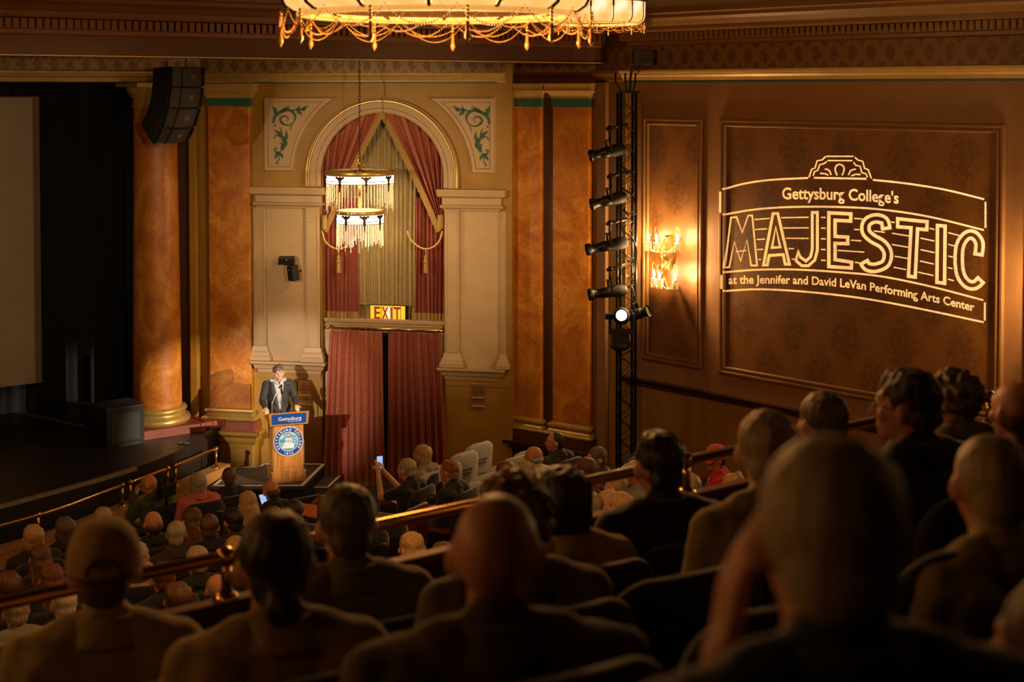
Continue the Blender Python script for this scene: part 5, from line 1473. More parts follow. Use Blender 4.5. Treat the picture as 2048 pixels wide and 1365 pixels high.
def make_body(name, arms=LAP, legs=LEGS, hm=None, lean=0.0, vox=0.011, hands=True, curls=(0.5, 0.5), build=1.0, sleeve='long', stand=False, hdir=None, wrinkle=0.018, drape=True):
    """returns dict of meshes: body, shirt, trousers (one continuous surface each)"""
    hm = hm or headM()
    b = MB(); s = MB(); t = MB()
    k = build
    for mb, g in ((b, 0.0), (s, 0.014)):
        mb.ball((0, 0, 0.60), (0.165 * k + g, 0.125 * k + g, 0.15), 18, 12)
        mb.ball((0, -0.03, 0.74), (0.155 * k + g, 0.115 * k + g, 0.17), 18, 12)
        mb.ball((0, -0.045, 0.89), (0.178 * k + g, 0.118 * k + g, 0.165), 18, 12)
        capsule(mb, (-0.155 * k, -0.05, 0.985), (0.155 * k, -0.05, 0.985), 0.066 + g, 0.066 + g)
        capsule(mb, (-0.09 * k, -0.05, 1.015), (0.09 * k, -0.05, 1.015), 0.062 + g, 0.062 + g)
    head_prims(b, hm)
    if drape:
        # loose cloth hanging from the shoulders hides the waist and the shoulder blades
        for sd in (-1, 1): capsule(s, (sd * 0.150 * k, -0.075, 0.955), (sd * 0.140 * k, -0.055, 0.62), 0.088, 0.095)
        capsule(s, (-0.13 * k, -0.085, 0.90), (0.13 * k, -0.085, 0.90), 0.092, 0.092); capsule(s, (-0.11 * k, -0.065, 0.70), (0.11 * k, -0.065, 0.70), 0.098, 0.098)
    # collar
    capsule(s, (0, -0.052, 1.03), (0, -0.040, 1.068), 0.078, 0.070)
    for sd in ('L', 'R'):
        sh, el, wr = [Vector(q) for q in arms[sd]]
        sh = Vector((sh.x * k, sh.y, sh.z))
        chain(b, [sh, el, wr], [0.052, 0.040, 0.027])
        if hands:
            d = (Vector(hdir[sd][0]) if hdir and sd in hdir else (wr - el).normalized())
            up = Vector(hdir[sd][1]) if hdir and sd in hdir else Vector((0, 0, 1))
            hand(b, wr, d, up, -1 if sd == 'L' else 1, curls[0 if sd == 'L' else 1])
        if sleeve == 'long': chain(s, [sh, el, el.lerp(wr, 0.92)], [0.068, 0.055, 0.040])
        else: chain(s, [sh, sh.lerp(el, 0.62)], [0.068, 0.062])
        hp, kn, an, toe = [Vector(q) for q in legs[sd]]
        chain(b, [hp, kn, an, toe], [0.085, 0.056, 0.038, 0.034])
        chain(t, [hp, kn, an], [0.098, 0.072, 0.060])
    t.ball((0, 0, 0.56), (0.178 * k, 0.14 * k, 0.12), 18, 12)
    if lean:
        R = Matrix.Translation((0, 0, 0.55)) @ Matrix.Rotation(-lean, 4, 'X') @ Matrix.Translation((0, 0, -0.55))
        def bend(mb):
            mb.v = [tuple((Matrix.Identity(4).lerp(R, max(0, min(1, (v[2] - 0.60) / 0.15)))) @ Vector(v)) if v[1] < 0.40 else v for v in mb.v]
        bend(b); bend(s)
    return {'body': solid(b, name + '_body', vox), 'shirt': solid(s, name + '_shirt', vox + 0.002, 5, wrinkle=wrinkle), 'trousers': solid(t, name + '_trousers', 0.016, 4)}

def hair_mesh(style):
    q = MB(); j = (0.006, 55, 0.25); vox = 0.009
    top = lambda: q.ball((0, -0.011, 1.226), (0.0845, 0.099, 0.086), 20, 14)
    nape = lambda: q.ball((0, -0.050, 1.165), (0.066, 0.058, 0.060), 14, 10)
    if style == 'short': top(); nape()
    elif style == 'crop': q.ball((0, -0.020, 1.216), (0.081, 0.088, 0.087), 20, 14); nape(); j = (0.003, 80, 0.4)
    elif style == 'swept':
        top(); nape(); q.ball((0.015, 0.030, 1.268), (0.060, 0.055, 0.032), 12, 8); q.ball((-0.03, -0.03, 1.282), (0.05, 0.06, 0.03), 12, 8); j = (0.010, 38, 0.5)
    elif style == 'ring': q.ball((0, -0.034, 1.165), (0.0845, 0.076, 0.052), 18, 10); j = (0.004, 60, 0.3)
    elif style == 'curly': top(); nape(); q.ball((0, -0.03, 1.205), (0.100, 0.100, 0.095), 18, 12); j = (0.022, 42, 0.9)
    elif style == 'bob':
        top(); q.ball((0, -0.035, 1.150), (0.096, 0.078, 0.105), 18, 14); q.ball((0, -0.040, 1.215), (0.093, 0.088, 0.090), 18, 12); j = (0.007, 48, 0.12)
    elif style == 'long':
        top(); q.ball((0, -0.040, 1.150), (0.095, 0.076, 0.11), 18, 14); chain(q, [(0, -0.070, 1.13), (0, -0.105, 1.00), (0, -0.115, 0.88)], [0.078, 0.085, 0.055])
        for s in (-1, 1): chain(q, [(s * 0.062, -0.05, 1.13), (s * 0.085, -0.085, 0.99), (s * 0.07, -0.10, 0.90)], [0.04, 0.05, 0.03])
        j = (0.010, 46, 0.10)
    elif style == 'bun':
        top(); nape(); q.ball((0, -0.105, 1.128), (0.044, 0.040, 0.042), 14, 10); q.ball((0, -0.012, 1.27), (0.055, 0.06, 0.036), 12, 8); j = (0.005, 60, 0.3)
    me = solid(q, 'hair_' + style, vox, 3, j)
    return me
HAIR = {}
def hair_of(style):
    if style not in HAIR: HAIR[style] = hair_mesh(style)
    return HAIR[style]

# clones of a mesh object with their own material
def put(name, me, mat, parent, mw=None):
    o = bpy.data.objects.new(name, me); COL.objects.link(o); o.parent = parent
    if not me.materials: me.materials.append(None)
    o.material_slots[0].link = 'OBJECT'; o.material_slots[0].material = mat
    if mw is not None: o.matrix_local = mw
    return o
BODIES = {}
def std(kind):
    if kind not in BODIES:
        if kind == 'straight': BODIES[kind] = (make_body(kind), headM())
        elif kind == 'right': h = headM(radians(-24), 0, 0); BODIES[kind] = (make_body(kind, hm=h), h)
        elif kind == 'left': h = headM(radians(30), 0, 0); BODIES[kind] = (make_body(kind, hm=h), h)
        elif kind == 'down': h = headM(radians(10), radians(-20), 0); BODIES[kind] = (make_body(kind, hm=h), h)
        elif kind == 'broad': h = headM(radians(-14)); BODIES[kind] = (make_body(kind, hm=h, build=1.16), h)
        elif kind == 'short_sleeve': h = headM(radians(-12)); BODIES[kind] = (make_body(kind, hm=h, sleeve='short'), h)
    return BODIES[kind]
def glasses(parent, hm):
    m = MB()
    for s in (-1, 1):
        m.tube([(s * 0.034 + 0.022 * cos(t), 0.103, 1.193 + 0.016 * sin(t)) for t in [2 * pi * i / 10 for i in range(10)]], 0.002, 4, True)
        m.tube([(s * 0.056, 0.103, 1.196), (s * 0.083, 0.01, 1.192)], 0.002, 4)
    m.tube([(-0.012, 0.104, 1.196), (0.012, 0.104, 1.196)], 0.002, 4)
    m.xf(hm); m.build('glasses', black_metal, parent)
def ball_cap(parent, hm, mat, back_open=True):
    q = MB()
    q.grid(lambda s, t: (0.095 * cos(2 * pi * s) * cos(t * pi / 2) ** 0.7, -0.005 + 0.113 * sin(2 * pi * s) * cos(t * pi / 2) ** 0.7, 1.195 + 0.126 * sin(t * pi / 2) ** 0.85), 28, 8)
    q.xf(hm); cp = q.build('cap_crown', mat, parent)
    q = MB()
    q.grid(lambda s, t: ((0.088 + 0.0 * t) * (2 * s - 1), 0.075 + 0.03 * (1 - (2 * s - 1) ** 2) + 0.075 * t * (1 - 0.5 * (2 * s - 1) ** 2), 1.205 - 0.02 * t - 0.018 * (2 * s - 1) ** 2), 10, 4); q.xf(hm); q.build('brim', mat, parent)
    if back_open:
        q = MB(); q.grid(lambda s, t: (0.048 * cos(pi * s) * (1 - t), -0.1195 + 0.0 * t + 0.012 * (cos(pi * s)) ** 2 + 0.006 * t, 1.207 + 0.052 * sin(pi * s) * (1 - t)), 12, 3); q.xf(hm); q.build('cap_opening', H_['brown'], parent)
        q = MB(); q.tube([(0.098 * sin(a), -0.005 - 0.116 * cos(a), 1.202) for a in [(-1 + 0.1 * i) for i in range(21)]], 0.006, 5); q.xf(hm); q.build('strap', CL['brown'], parent)

def collar_mesh():
    q = MB(); n = 28
    # stand-up fold-over collar: inner stand, rolled top edge, outer fall
    prof = [(0.064, 1.030), (0.066, 1.082), (0.071, 1.090), (0.078, 1.086), (0.108, 1.040), (0.112, 1.024), (0.104, 1.020), (0.084, 1.060)]
    def f(s, t):
        k = t * (len(prof) - 1); i = min(int(k), len(prof) - 2); r0, z0 = prof[i]; r1, z1 = prof[i + 1]; w = k - i
        r = r0 + (r1 - r0) * w; z = z0 + (z1 - z0) * w
        a = -pi / 2 + (s - 0.5) * 2 * pi * 0.90
        return (r * cos(a) * 1.05, -0.040 + r * sin(a) * 1.02, z - 0.030 * max(0, sin(a)) )
    q.grid(f, n, 14)
    return q.mesh('collar')
COLLAR = collar_mesh()
CL['check'] = paint('mottled_tan_weave', (0.30, 0.19, 0.075), 0.9, 0.6, 9, 0, 0.3, 6, 0.3)
CL['dark_check'] = paint('mottled_dark_weave', (0.085, 0.052, 0.026), 0.9, 0.8, 9, 0, 0.3, 6, 0.3)
CL['tan'] = paint('olive_tan_cloth', (0.30, 0.215, 0.085), 0.9, 0.22, 22, 0, 0.25, 4, 0.3)
def row_pos(u, s):
    k = (u - CX) / F; a = s * (k * N.y - N.x) / (E.x - k * E.y)
    return N * s + E * a
def lower_pos(u, v, h=1.31):
    k = (u - CX) / F; c = N.y + N.x * k
    base = 5.44 - 0.17 * 13.1 - h
    d = base * F / (v - 178 - 0.17 * F * c)
    p = Vector((k * d, d, 0)); s = p.dot(N)
    return p, CZ - (5.44 + 0.17 * (s - 13.1))
OCC = {1: [], 2: [], 3: [], 4: []}; WHO = {}
LOWER = []
def person(p, z, rz, label, body='straight', hair=('short', 'brown'), shirt='black', trousers='charcoal', sk=None, scale=1.0, group='audience', custom=None, gl=False, cap=None, sleeve_mat=None):
    r = empty('person', (p.x, p.y, z), rz); r.scale = (scale, scale, scale)
    tag(r, label, 'person', group)
    B, hm = custom or std(body)
    put('body', B['body'], sk or sk_fair, r)
    put('shirt', B['shirt'], CL[shirt], r)
    put('trousers', B['trousers'], CL[trousers], r)
    put('collar', COLLAR, CL[shirt], r)
    if hair: put('hair', hair_of(hair[0]), H_[hair[1]], r, hm)
    if gl: glasses(r, hm)
    if cap: ball_cap(r, hm, cap)
    return r
def up_person(u, v, row, label, ds=0.0, yaw=0.0, hh=1.315, **kw):
    s = ROWS_S[row] + ds; p = row_pos(u, s)
    ztop = at(u, v, p.y).z; zf = ROWS_Z[row]
    sc = max(0.9, min(1.1, (ztop - zf) / hh))
    r = person(p, ztop - hh * sc, ROWANG + yaw, label, scale=sc, **kw)
    a = p.dot(E); OCC[row].append(a); WHO[(row, a)] = label
    return r
def low_person(u, v, label, yaw=0.0, hh=1.32, seat=True, **kw):
    p, z = lower_pos(u, v, hh)
    r = person(p, z, ROWANG + yaw, label, **kw)
    if seat: LOWER.append((p, z, ROWANG + yaw, label, u))
    return r

# ---- upper rows, seen from behind
warmcap = paint('tan_cap_cloth', (0.30, 0.185, 0.065), 0.85, 0.12, 30)
up_person(200, 1035, 4, 'person in a tan baseball cap and tan jacket at the balcony rail', yaw=-0.35, hh=1.335, body='straight', hair=('crop', 'brown'), shirt='tan', cap=warmcap, sk=sk_pink)
up_person(545, 1024, 3, 'person with dark hair in a low bun and a checked shawl collar', yaw=-0.30, body='straight', hair=('bun', 'dark'), shirt='check', sk=sk_tan)
up_person(690, 970, 4, 'person with short brown hair and dark olive sweater in front of the parapet', yaw=-0.30, body='straight', hair=('short', 'pepper'), shirt='olive', sk=sk_pink)
up_person(985, 979, 2, 'bald person with a reddish scalp in the centre foreground', yaw=-0.42, body='broad', hair=None, shirt='dark_check', sk=sk_pink)
up_person(1025, 942, 3, 'person with tousled auburn hair partly hidden behind the bald head', yaw=-0.35, body='straight', hair=('curly', 'auburn'), shirt='olive', sk=sk_pink)
up_person(1125, 931, 4, 'person with a dark rounded haircut and tan collar next to the tousled auburn head', yaw=-0.30, body='straight', hair=('bob', 'dark'), shirt='tan', sk=sk_pink)
up_person(1320, 862, 4, 'person with short dark hair and black jacket right beside the rail post', yaw=-0.30, body='straight', hair=('swept', 'dark'), shirt='black', sk=sk_pink)
up_person(1530, 821, 3, 'person with thin sandy hair and a tan shirt, third row, beside the papered wall', yaw=-0.25, body='right', hair=('short', 'ash'), shirt='tan', sk=sk_fair)
cheek = {'L': [(-0.20, -0.05, 0.985), (-0.125, 0.06, 0.76), (-0.085, 0.10, 1.02)], 'R': LAP['R']}
hmI = headM(radians(-10))
up_person(1655, 853, 1, 'large close-cropped grey head in the near foreground resting a cheek on one hand', ds=-0.10, yaw=-0.40, hair=('crop', 'ash'), shirt='navy', sk=sk_pink,
          custom=(make_body('cheek', arms=cheek, hm=hmI, vox=0.009, hdir={'L': ((0.2, 0.1, 1), (-1, 0.1, 0.2))}, curls=(0.25, 0.5), sleeve='short'), hmI))
up_person(1650, 783, 4, 'small brown-haired head beyond the third row, under the papered wall panel', ds=0.0, yaw=-0.2, body='straight', hair=('short', 'pepper'), shirt='charcoal', sk=sk_fair)
up_person(1825, 738, 3, 'person with glasses and dark spiky hair in a black jacket, third row', ds=0.1, yaw=-0.10, body='left', hair=('swept', 'dark'), shirt='black', sk=sk_pink, gl=True)
chin = {'L': [(-0.20, -0.05, 0.985), (-0.24, 0.20, 0.82), (-0.06, 0.20, 1.00)], 'R': LAP['R']}
hmL = headM(radians(28))
up_person(1912, 736, 4, 'person with curly grey hair resting the chin on a hand', yaw=-0.15, hair=('curly', 'pepper'), shirt='olive', sk=sk_pink, custom=(make_body('chin', arms=chin, hm=hmL, hdir={'L': ((0.5, -0.3, 0.8), (-0.6, 0.6, 0.2))}), hmL))
up_person(2042, 757, 3, 'balding person at the right edge, above the sandy-haired head', ds=0.0, yaw=-0.2, body='straight', hair=('ring', 'brown'), shirt='brown', sk=sk_pink)
up_person(1980, 862, 2, 'sandy grey head with a lit ear at the right edge, tan jacket', ds=-0.2, yaw=-0.12, body='right', hair=('crop', 'ash'), shirt='tan', sk=sk_pink)
hmO = headM(radians(20))
up_person(2160, 1150, 1, 'person at the lower right edge whose lit cheek just enters the picture', ds=-0.15, yaw=-0.3, hair=('short', 'brown'), shirt='brown', sk=sk_tan,
          custom=(make_body('edge', arms={'L': [(-0.20, -0.05, 0.985), (-0.30, 0.06, 0.74), (-0.24, 0.26, 0.86)], 'R': LAP['R']}, hm=hmO, sleeve='short'), hmO))

# ---- lower seats, house left block (heads near the stage rail)
Y0 = 0.0; YR = radians(26)
low_person(56, 1056, 'person with a blond bob at the left edge by the orchestra rail', hair=('bob', 'blond'), shirt='black')
low_person(120, 1040, 'person with streaked grey and dark hair next to the blond bob', hair=('bob', 'pepper'), shirt='black')
low_person(197, 1021, 'person with short ash hair just above the tan cap', hair=('short', 'ash'), shirt='black')
low_person(389, 950, 'person with a grey bob and pink sweater near the orchestra rail', hair=('bob', 'grey'), shirt='pink')
low_person(452, 938, 'person with a shaved head and navy shirt in front of the riser', body='right', hair=('crop', 'pepper'), shirt='navy', sk=sk_pink)
low_person(299, 1028, 'bald ruddy person in dark clothes behind the wheelchair', hair=('ring', 'brown'), shirt='black', sk=sk_pink)
low_person(343, 1050, 'person with short grey hair in a charcoal sweater behind the bald ruddy one', body='right', hair=('short', 'grey'), shirt='charcoal')
low_person(378, 1022, 'person with long dark brown hair behind the pink sweater', hair=('long', 'brown'), shirt='dark_red')
low_person(410, 1036, 'person with short ash brown hair and navy shirt, right of the grey short hair', body='right', hair=('short', 'brown'), shirt='navy')
low_person(462, 1023, 'person with short dark hair behind the long blond hair', hair=('short', 'dark'), shirt='charcoal')
low_person(490, 989, 'person with long wavy blond hair right of the navy shirt', hair=('long', 'blond'), shirt='black')
low_person(465, 1080, 'person with short pale blond hair just above the rail post', hair=('short', 'blond'), shirt='black')
low_person(387, 1100, 'person with short sandy hair left of the rail post', hair=('short', 'ash'), shirt='black')
low_person(70, 1097, 'person with long brown hair at the left, behind the blond bob', hair=('long', 'brown'), shirt='black')
low_person(92, 1136, 'person with long auburn hair at the left, above the balcony rail', hair=('long', 'auburn'), shirt='black')
low_person(5, 1151, 'person with brown hair cut by the left edge', hair=('bob', 'brown'), shirt='charcoal')
clasp = {'L': [(-0.20, -0.05, 0.985), (-0.20, 0.22, 0.88), (-0.03, 0.24, 1.10)], 'R': [(0.20, -0.05, 0.985), (0.20, 0.22, 0.88), (0.03, 0.24, 1.10)]}
low_person(267, 1092, 'grey-haired person with both hands raised and clasped, right of the tan cap', yaw=-0.3, hair=('short', 'grey'), shirt='cream', custom=(make_body('clasp', arms=clasp, hdir={'L': ((0.2, 0, 1), (-1, 0, 0)), 'R': ((-0.2, 0, 1), (1, 0, 0))}), headM()))
low_person(318, 1133, 'person with brown hair whose crown just clears the balcony rail', hair=('short', 'auburn'), shirt='black')
low_person(117, 1183, 'person with white-blond hair low at the left by the balcony rail', hair=('short', 'white'), shirt='cream')
low_person(20, 1199, 'person with grey hair at the lower left, just above the balcony rail', hair=('short', 'grey'), shirt='grey')
low_person(346, 1173, 'person with brown hair seen between the rail and the parapet cap', hair=('bob', 'brown'), shirt='black')
low_person(428, 1156, 'bald person seen under the balcony rail by its post', hair=('ring', 'dark'), shirt='brown', sk=sk_tan)
phone_a = {'L': [(-0.20, -0.05, 0.985), (-0.22, 0.18, 0.80), (-0.06, 0.36, 0.92)], 'R': LAP['R']}
low_person(541, 963, 'balding person looking down at a lit phone in front of the lectern', hair=('ring', 'brown'), shirt='black', sk=sk_pink, body='down')
low_person(540, 1019, 'person with short brown hair behind the seats below the lectern', hair=('short', 'brown'), shirt='black')
low_person(582, 1006, 'dark-haired person beside a sheet of pink paper', body='right', hair=('short', 'dark'), shirt='black')
# wheelchair user
hmW = headM(radians(25), radians(-28))
wcp, wcz = lower_pos(300, 962, 1.25)
bow = {'L': [(-0.20, -0.05, 0.985), (-0.26, 0.16, 0.74), (-0.05, 0.25, 1.02)], 'R': LAP['R']}
person(wcp, wcz, ROWANG + 0.35, 'bald person in a dark green jacket, bowed, hand at the face, in a wheelchair', hair=None, shirt='green', sk=sk_pink, custom=(make_body('bowed', arms=bow, hm=hmW, hdir={'L': ((0.1, -0.1, 1), (-0.3, 1, 0))}), hmW))
# ---- right block, facing further left
low_person(842, 894, 'person with a blond bob and pale blouse in front of the first covered seats', yaw=YR, hair=('bob', 'blond'), shirt='grey')
pa_ = {'L': [(-0.20, -0.05, 0.985), (-0.20, 0.22, 0.88), (-0.05, 0.36, 1.12)], 'R': [(0.20, -0.05, 0.985), (0.20, 0.22, 0.88), (0.05, 0.36, 1.12)]}
php = low_person(812, 922, 'grey-haired person in a black polo holding up a phone with both hands', yaw=YR, hair=('short', 'grey'), shirt='black', trousers='khaki', custom=(make_body('phone', arms=pa_, sleeve='short', hdir={'L': ((0.15, 0.1, 1), (-0.5, -1, 0)), 'R': ((-0.15, 0.1, 1), (0.5, -1, 0))}, curls=(0.6, 0.6)), headM()))
cross_l = {'L': LEGS['L'], 'R': [(0.09, 0.02, 0.53), (0.02, 0.44, 0.66), (-0.34, 0.52, 0.60), (-0.44, 0.60, 0.64)]}
low_person(898, 925, 'person with reddish brown hair in a black jacket with crossed legs', yaw=YR, hair=('swept', 'ginger'), shirt='black', trousers='denim', sk=sk_pink, custom=(make_body('crossed', legs=cross_l), headM()))
low_person(1068, 896, 'bald person in a white shirt under the orange pilasters', yaw=YR, hair=('ring', 'grey'), shirt='white', sk=sk_pink)
low_person(1047, 927, 'person with curly grey hair just left of the bald white shirt', yaw=YR, hair=('curly', 'grey'), shirt='cream')
arm_t = {'L': [(-0.20, -0.05, 0.985), (-0.46, -0.06, 1.00), (-0.70, -0.02, 0.99)], 'R': LAP['R']}
hmT = headM(radians(40))
low_person(1112, 867, 'person in a black t-shirt with one arm stretched along a covered seat back', yaw=YR - 0.2, hair=('crop', 'dark'), shirt='black', sk=sk_pink, custom=(make_body('reach', arms=arm_t, hm=hmT, sleeve='short'), hmT))
low_person(1009, 928, 'brown-haired person half hidden above the tousled auburn head', yaw=YR, hair=('short', 'brown'), shirt='charcoal')
low_person(820, 1072, 'person with smooth long blond hair below the balcony rail', yaw=0.2, hair=('long', 'blond'), shirt='cream')
low_person(882, 1092, 'person in a cream top left of the bald foreground head', yaw=0.2, hair=('bob', 'brown'), shirt='cream')
low_person(1195, 898, 'person with glasses and short brown hair in a dark jacket, in profile', yaw=YR + 0.25, body='left', hair=('short', 'pepper'), shirt='charcoal', sk=sk_pink, gl=True)
low_person(1170, 920, 'person with shoulder-length brown hair beside the dark jacket', yaw=YR + 0.2, hair=('bob', 'brown'), shirt='dark_red', sk=sk_pink)
low_person(1271, 925, 'grey-haired person with glasses beside the dark-haired black jacket', yaw=YR + 0.3, body='left', hair=('short', 'white'), shirt='grey', sk=sk_pink, gl=True)
low_person(1234, 953, 'person with cropped olive brown hair just above the balcony rail', yaw=YR, hair=('crop', 'ash'), shirt='charcoal')
low_person(1216, 986, 'person with a blond bob seen under the balcony rail', yaw=YR, hair=('bob', 'blond'), shirt='white')
low_person(1240, 990, 'person with a mint green sleeve seen under the balcony rail', yaw=YR, hair=('bob', 'blond'), shirt='mint')
low_person(1182, 991, 'grey-haired person seen under the rail left of the blond bob', yaw=YR, hair=('short', 'grey'), shirt='cream')
pinkc = paint('pink_cap_cloth', (0.55, 0.10, 0.09), 0.8, 0.1, 30)
low_person(1434, 893, 'person in a pink cap and magenta shirt by the side wall', yaw=YR + 0.35, hh=1.335, body='left', hair=('crop', 'brown'), shirt='magenta', sk=sk_pink, cap=pinkc)
low_person(1376, 951, 'person with light brown hair behind the rail post', yaw=YR, hair=('bob', 'ash'), shirt='brown')
low_person(1470, 952, 'pale blond person between the rail and the sandy-haired head', yaw=YR, hair=('short', 'blond'), shirt='cream')

# ---- speaker at the lectern
def lect(x, y, z): return lt.matrix_world @ Vector((x, y, z))
bpy.context.view_layer.update()
hmS = headM(radians(2), radians(-6), radians(4))
STAND = {'L': [(-0.09, 0.0, 0.93 - 0.42), (-0.10, 0.02, 0.05), (-0.10, 0.0, -0.36), (-0.12, 0.12, -0.40)], 'R': [(0.09, 0.0, 0.51), (0.10, 0.02, 0.05), (0.10, 0.0, -0.36), (0.12, 0.12, -0.40)]}
sp_world = lect(0.235, 0.70, 0.0); sp_z = at(557, 730, sp_world.y).z - 1.312
armS = {'R': [(0.19, -0.05, 0.985), (0.275, 0.04, 0.74), (0.25, 0.24, 0.66)], 'L': [(-0.19, -0.05, 0.985), (-0.265, 0.05, 0.75), (-0.25, 0.22, 0.67)]}
SB = make_body('speaker', wrinkle=0.0, drape=False, arms=armS, legs=STAND, hm=hmS, vox=0.008, hdir={'R': ((0, 1, -0.2), (0, 0, 1)), 'L': ((0, 1, -0.2), (0, 0, 1))}, curls=(0.6, 0.6))
spk = empty('person', (sp_world.x, sp_world.y, sp_z), lang + pi); tag(spk, 'person in a charcoal suit and open grey shirt speaking at the lectern', 'person')
put('body', SB['body'], sk_fair, spk)
put('shirt', SB['shirt'], paint('pale_grey_shirt', (0.42, 0.41, 0.42), 0.8, 0.06, 40), spk)
put('trousers', SB['trousers'], suit_cloth, spk)
put('hair', hair_of('swept'), hairmat('dark_grey_brown_hair', (0.04, 0.025, 0.015), (0.16, 0.11, 0.075)), spk, hmS)
j = MB(); g = 0.032
j.ball((0, 0, 0.56), (0.175 + g, 0.135 + g, 0.24), 18, 12); j.ball((0, -0.03, 0.74), (0.155 + g, 0.118 + g, 0.19), 18, 12); j.ball((0, -0.045, 0.89), (0.178 + g, 0.122 + g, 0.165), 18, 12)
capsule(j, (-0.145, -0.05, 0.985), (0.145, -0.05, 0.985), 0.084, 0.084); capsule(j, (-0.06, -0.06, 1.03), (0.06, -0.06, 1.03), 0.082, 0.082)
for sd in ('L', 'R'):
    sh, el, wr = [Vector(q) for q in armS[sd]]; chain(j, [sh, el, el.lerp(wr, 0.88)], [0.074, 0.060, 0.048])
jm = solid(j, 'jacket', 0.009, 5, (0.006, 14, 1), cut=lambda c: (c.y > -0.03 and c.z > 0.55 and abs(c.x) < 0.012 + max(0, (c.z - 0.58)) * 0.175 and c.y < 0.2 and abs(c.x) < 0.1) or (c.z > 1.075))
put('jacket', jm, suit_cloth, spk)
for s in (-1, 1):
    lp = MB().grid(lambda a, t: (s * (0.016 + 0.085 * t + (0.03 + 0.025 * sin(pi * t)) * a), 0.128 + 0.022 - 0.10 * t ** 2.2 + 0.008 * a, 0.62 + 0.43 * t), 3, 10); lp.build('lapel', suit_cloth, spk)
    cl_ = MB().grid(lambda a, t: (s * (0.012 + 0.05 * t), 0.085 - 0.05 * t + 0.012 * a, 1.035 + 0.04 * t - 0.045 * a * (1 - 0.4 * t)), 3, 5); cl_.build('shirt_collar', MATS['pale_grey_shirt'], spk)
eye_w = paint('eye_white', (0.42, 0.36, 0.31), 0.4); eye_d = paint('eye_iris', (0.03, 0.02, 0.015), 0.2)
for s in (-1, 1):
    q = MB(); q.ball((s * 0.032, 0.0785, 1.195), (0.012, 0.0115, 0.0075), 10, 8); q.xf(hmS); q.build('eye', eye_w, spk)
    q = MB(); q.ball((s * 0.032, 0.0885, 1.195), (0.0055, 0.0035, 0.0055), 8, 6); q.xf(hmS); q.build('iris', eye_d, spk)
    q = MB(); q.tube([(s * 0.018, 0.093, 1.216), (s * 0.034, 0.093, 1.222), (s * 0.052, 0.082, 1.216)], 0.0045, 5); q.xf(hmS); q.build('eyebrow', MATS['dark_grey_brown_hair'], spk)
q = MB(); q.ball((0, 0.094, 1.121), (0.022, 0.008, 0.0075), 10, 6); q.xf(hmS); q.build('lips', paint('lip', (0.30, 0.09, 0.07), 0.5), spk)
# ================================================================== seats
velvet = paint('navy_black_seat_velvet', (0.011, 0.010, 0.016), 0.8, 0.3, 30, 0, 0, 4, 0.6)
shell = paint('dark_seat_shell', (0.018, 0.010, 0.009), 0.42, 0.2, 10)
seat_wood = wood('red_brown_seat_wood', (0.12, 0.03, 0.012), (0.22, 0.07, 0.025), 0.3)
cover_cloth = paint('grey_white_cover_cloth', (0.46, 0.47, 0.48), 0.9, 0.10, 20)
def backrest_mesh(z0, z1, hw, th, rc=0.13, y0=-0.20, grow=0.0):
    mb = MB(); rows = []; n = 24
    zs = [z0 + (z1 - rc - z0) * i / 5 for i in range(6)] + [z1 - rc + rc * sin(pi / 2 * i / 8) for i in range(1, 9)]
    for z in zs:
        q = z - (z1 - rc)
        w = hw if q <= 0 else hw - rc + sqrt(max(0.0, rc * rc - q * q))
        t = th if q <= 0 else th * (0.35 + 0.65 * sqrt(max(0.0, 1 - (q / rc) ** 2)))
        yc = y0 - (z - 0.45) * 0.10
        rows.append([((w + grow) * (abs(cos(a)) ** 0.5) * (1 if cos(a) >= 0 else -1), yc + 0.05 * ((w * cos(a)) / hw) ** 2 + (t + grow) * 0.5 * (abs(sin(a)) ** 0.6) * (1 if sin(a) >= 0 else -1), z + (grow if z == zs[-1] else 0)) for a in [2 * pi * k / n for k in range(n)]])
    vs = [p for r in rows for p in r]
    fs = [(i * n + k, i * n + (k + 1) % n, (i + 1) * n + (k + 1) % n, (i + 1) * n + k) for i in range(len(rows) - 1) for k in range(n)]
    fs += [tuple(range(n - 1, -1, -1)), tuple((len(rows) - 1) * n + k for k in range(n))]
    mb.add(vs, fs, True); return mb
SEAT = {'backrest': (backrest_mesh(0.40, 1.02, 0.265, 0.075).mesh('backrest'), velvet),
        'back_shell': (backrest_mesh(0.30, 0.90, 0.25, 0.02, 0.10, -0.245).mesh('back_shell'), shell)}
m = MB(); m.grid(lambda s, t: (0.245 * (2 * s - 1), -0.16 + 0.44 * t, 0.455 + 0.02 * sin(pi * s) * sin(pi * t)), 6, 6); m.box(-0.245, 0.245, -0.16, 0.28, 0.37, 0.455)
SEAT['seat'] = (m.mesh('seat'), velvet)
m = MB(); m.box(-0.04, 0.04, -0.02, 0.02, 0, 0); 
arm_me = MB().box(-0.03, 0.03, -0.18, 0.20, 0.60, 0.64).mesh('armrest'); arm_m = seat_wood
leg_me = MB().box(-0.02, 0.02, -0.16, 0.14, 0.0, 0.60).mesh('side_standard')
for k in SEAT.values(): k[0].materials.append(k[1])
arm_me.materials.append(seat_wood); leg_me.materials.append(shell)
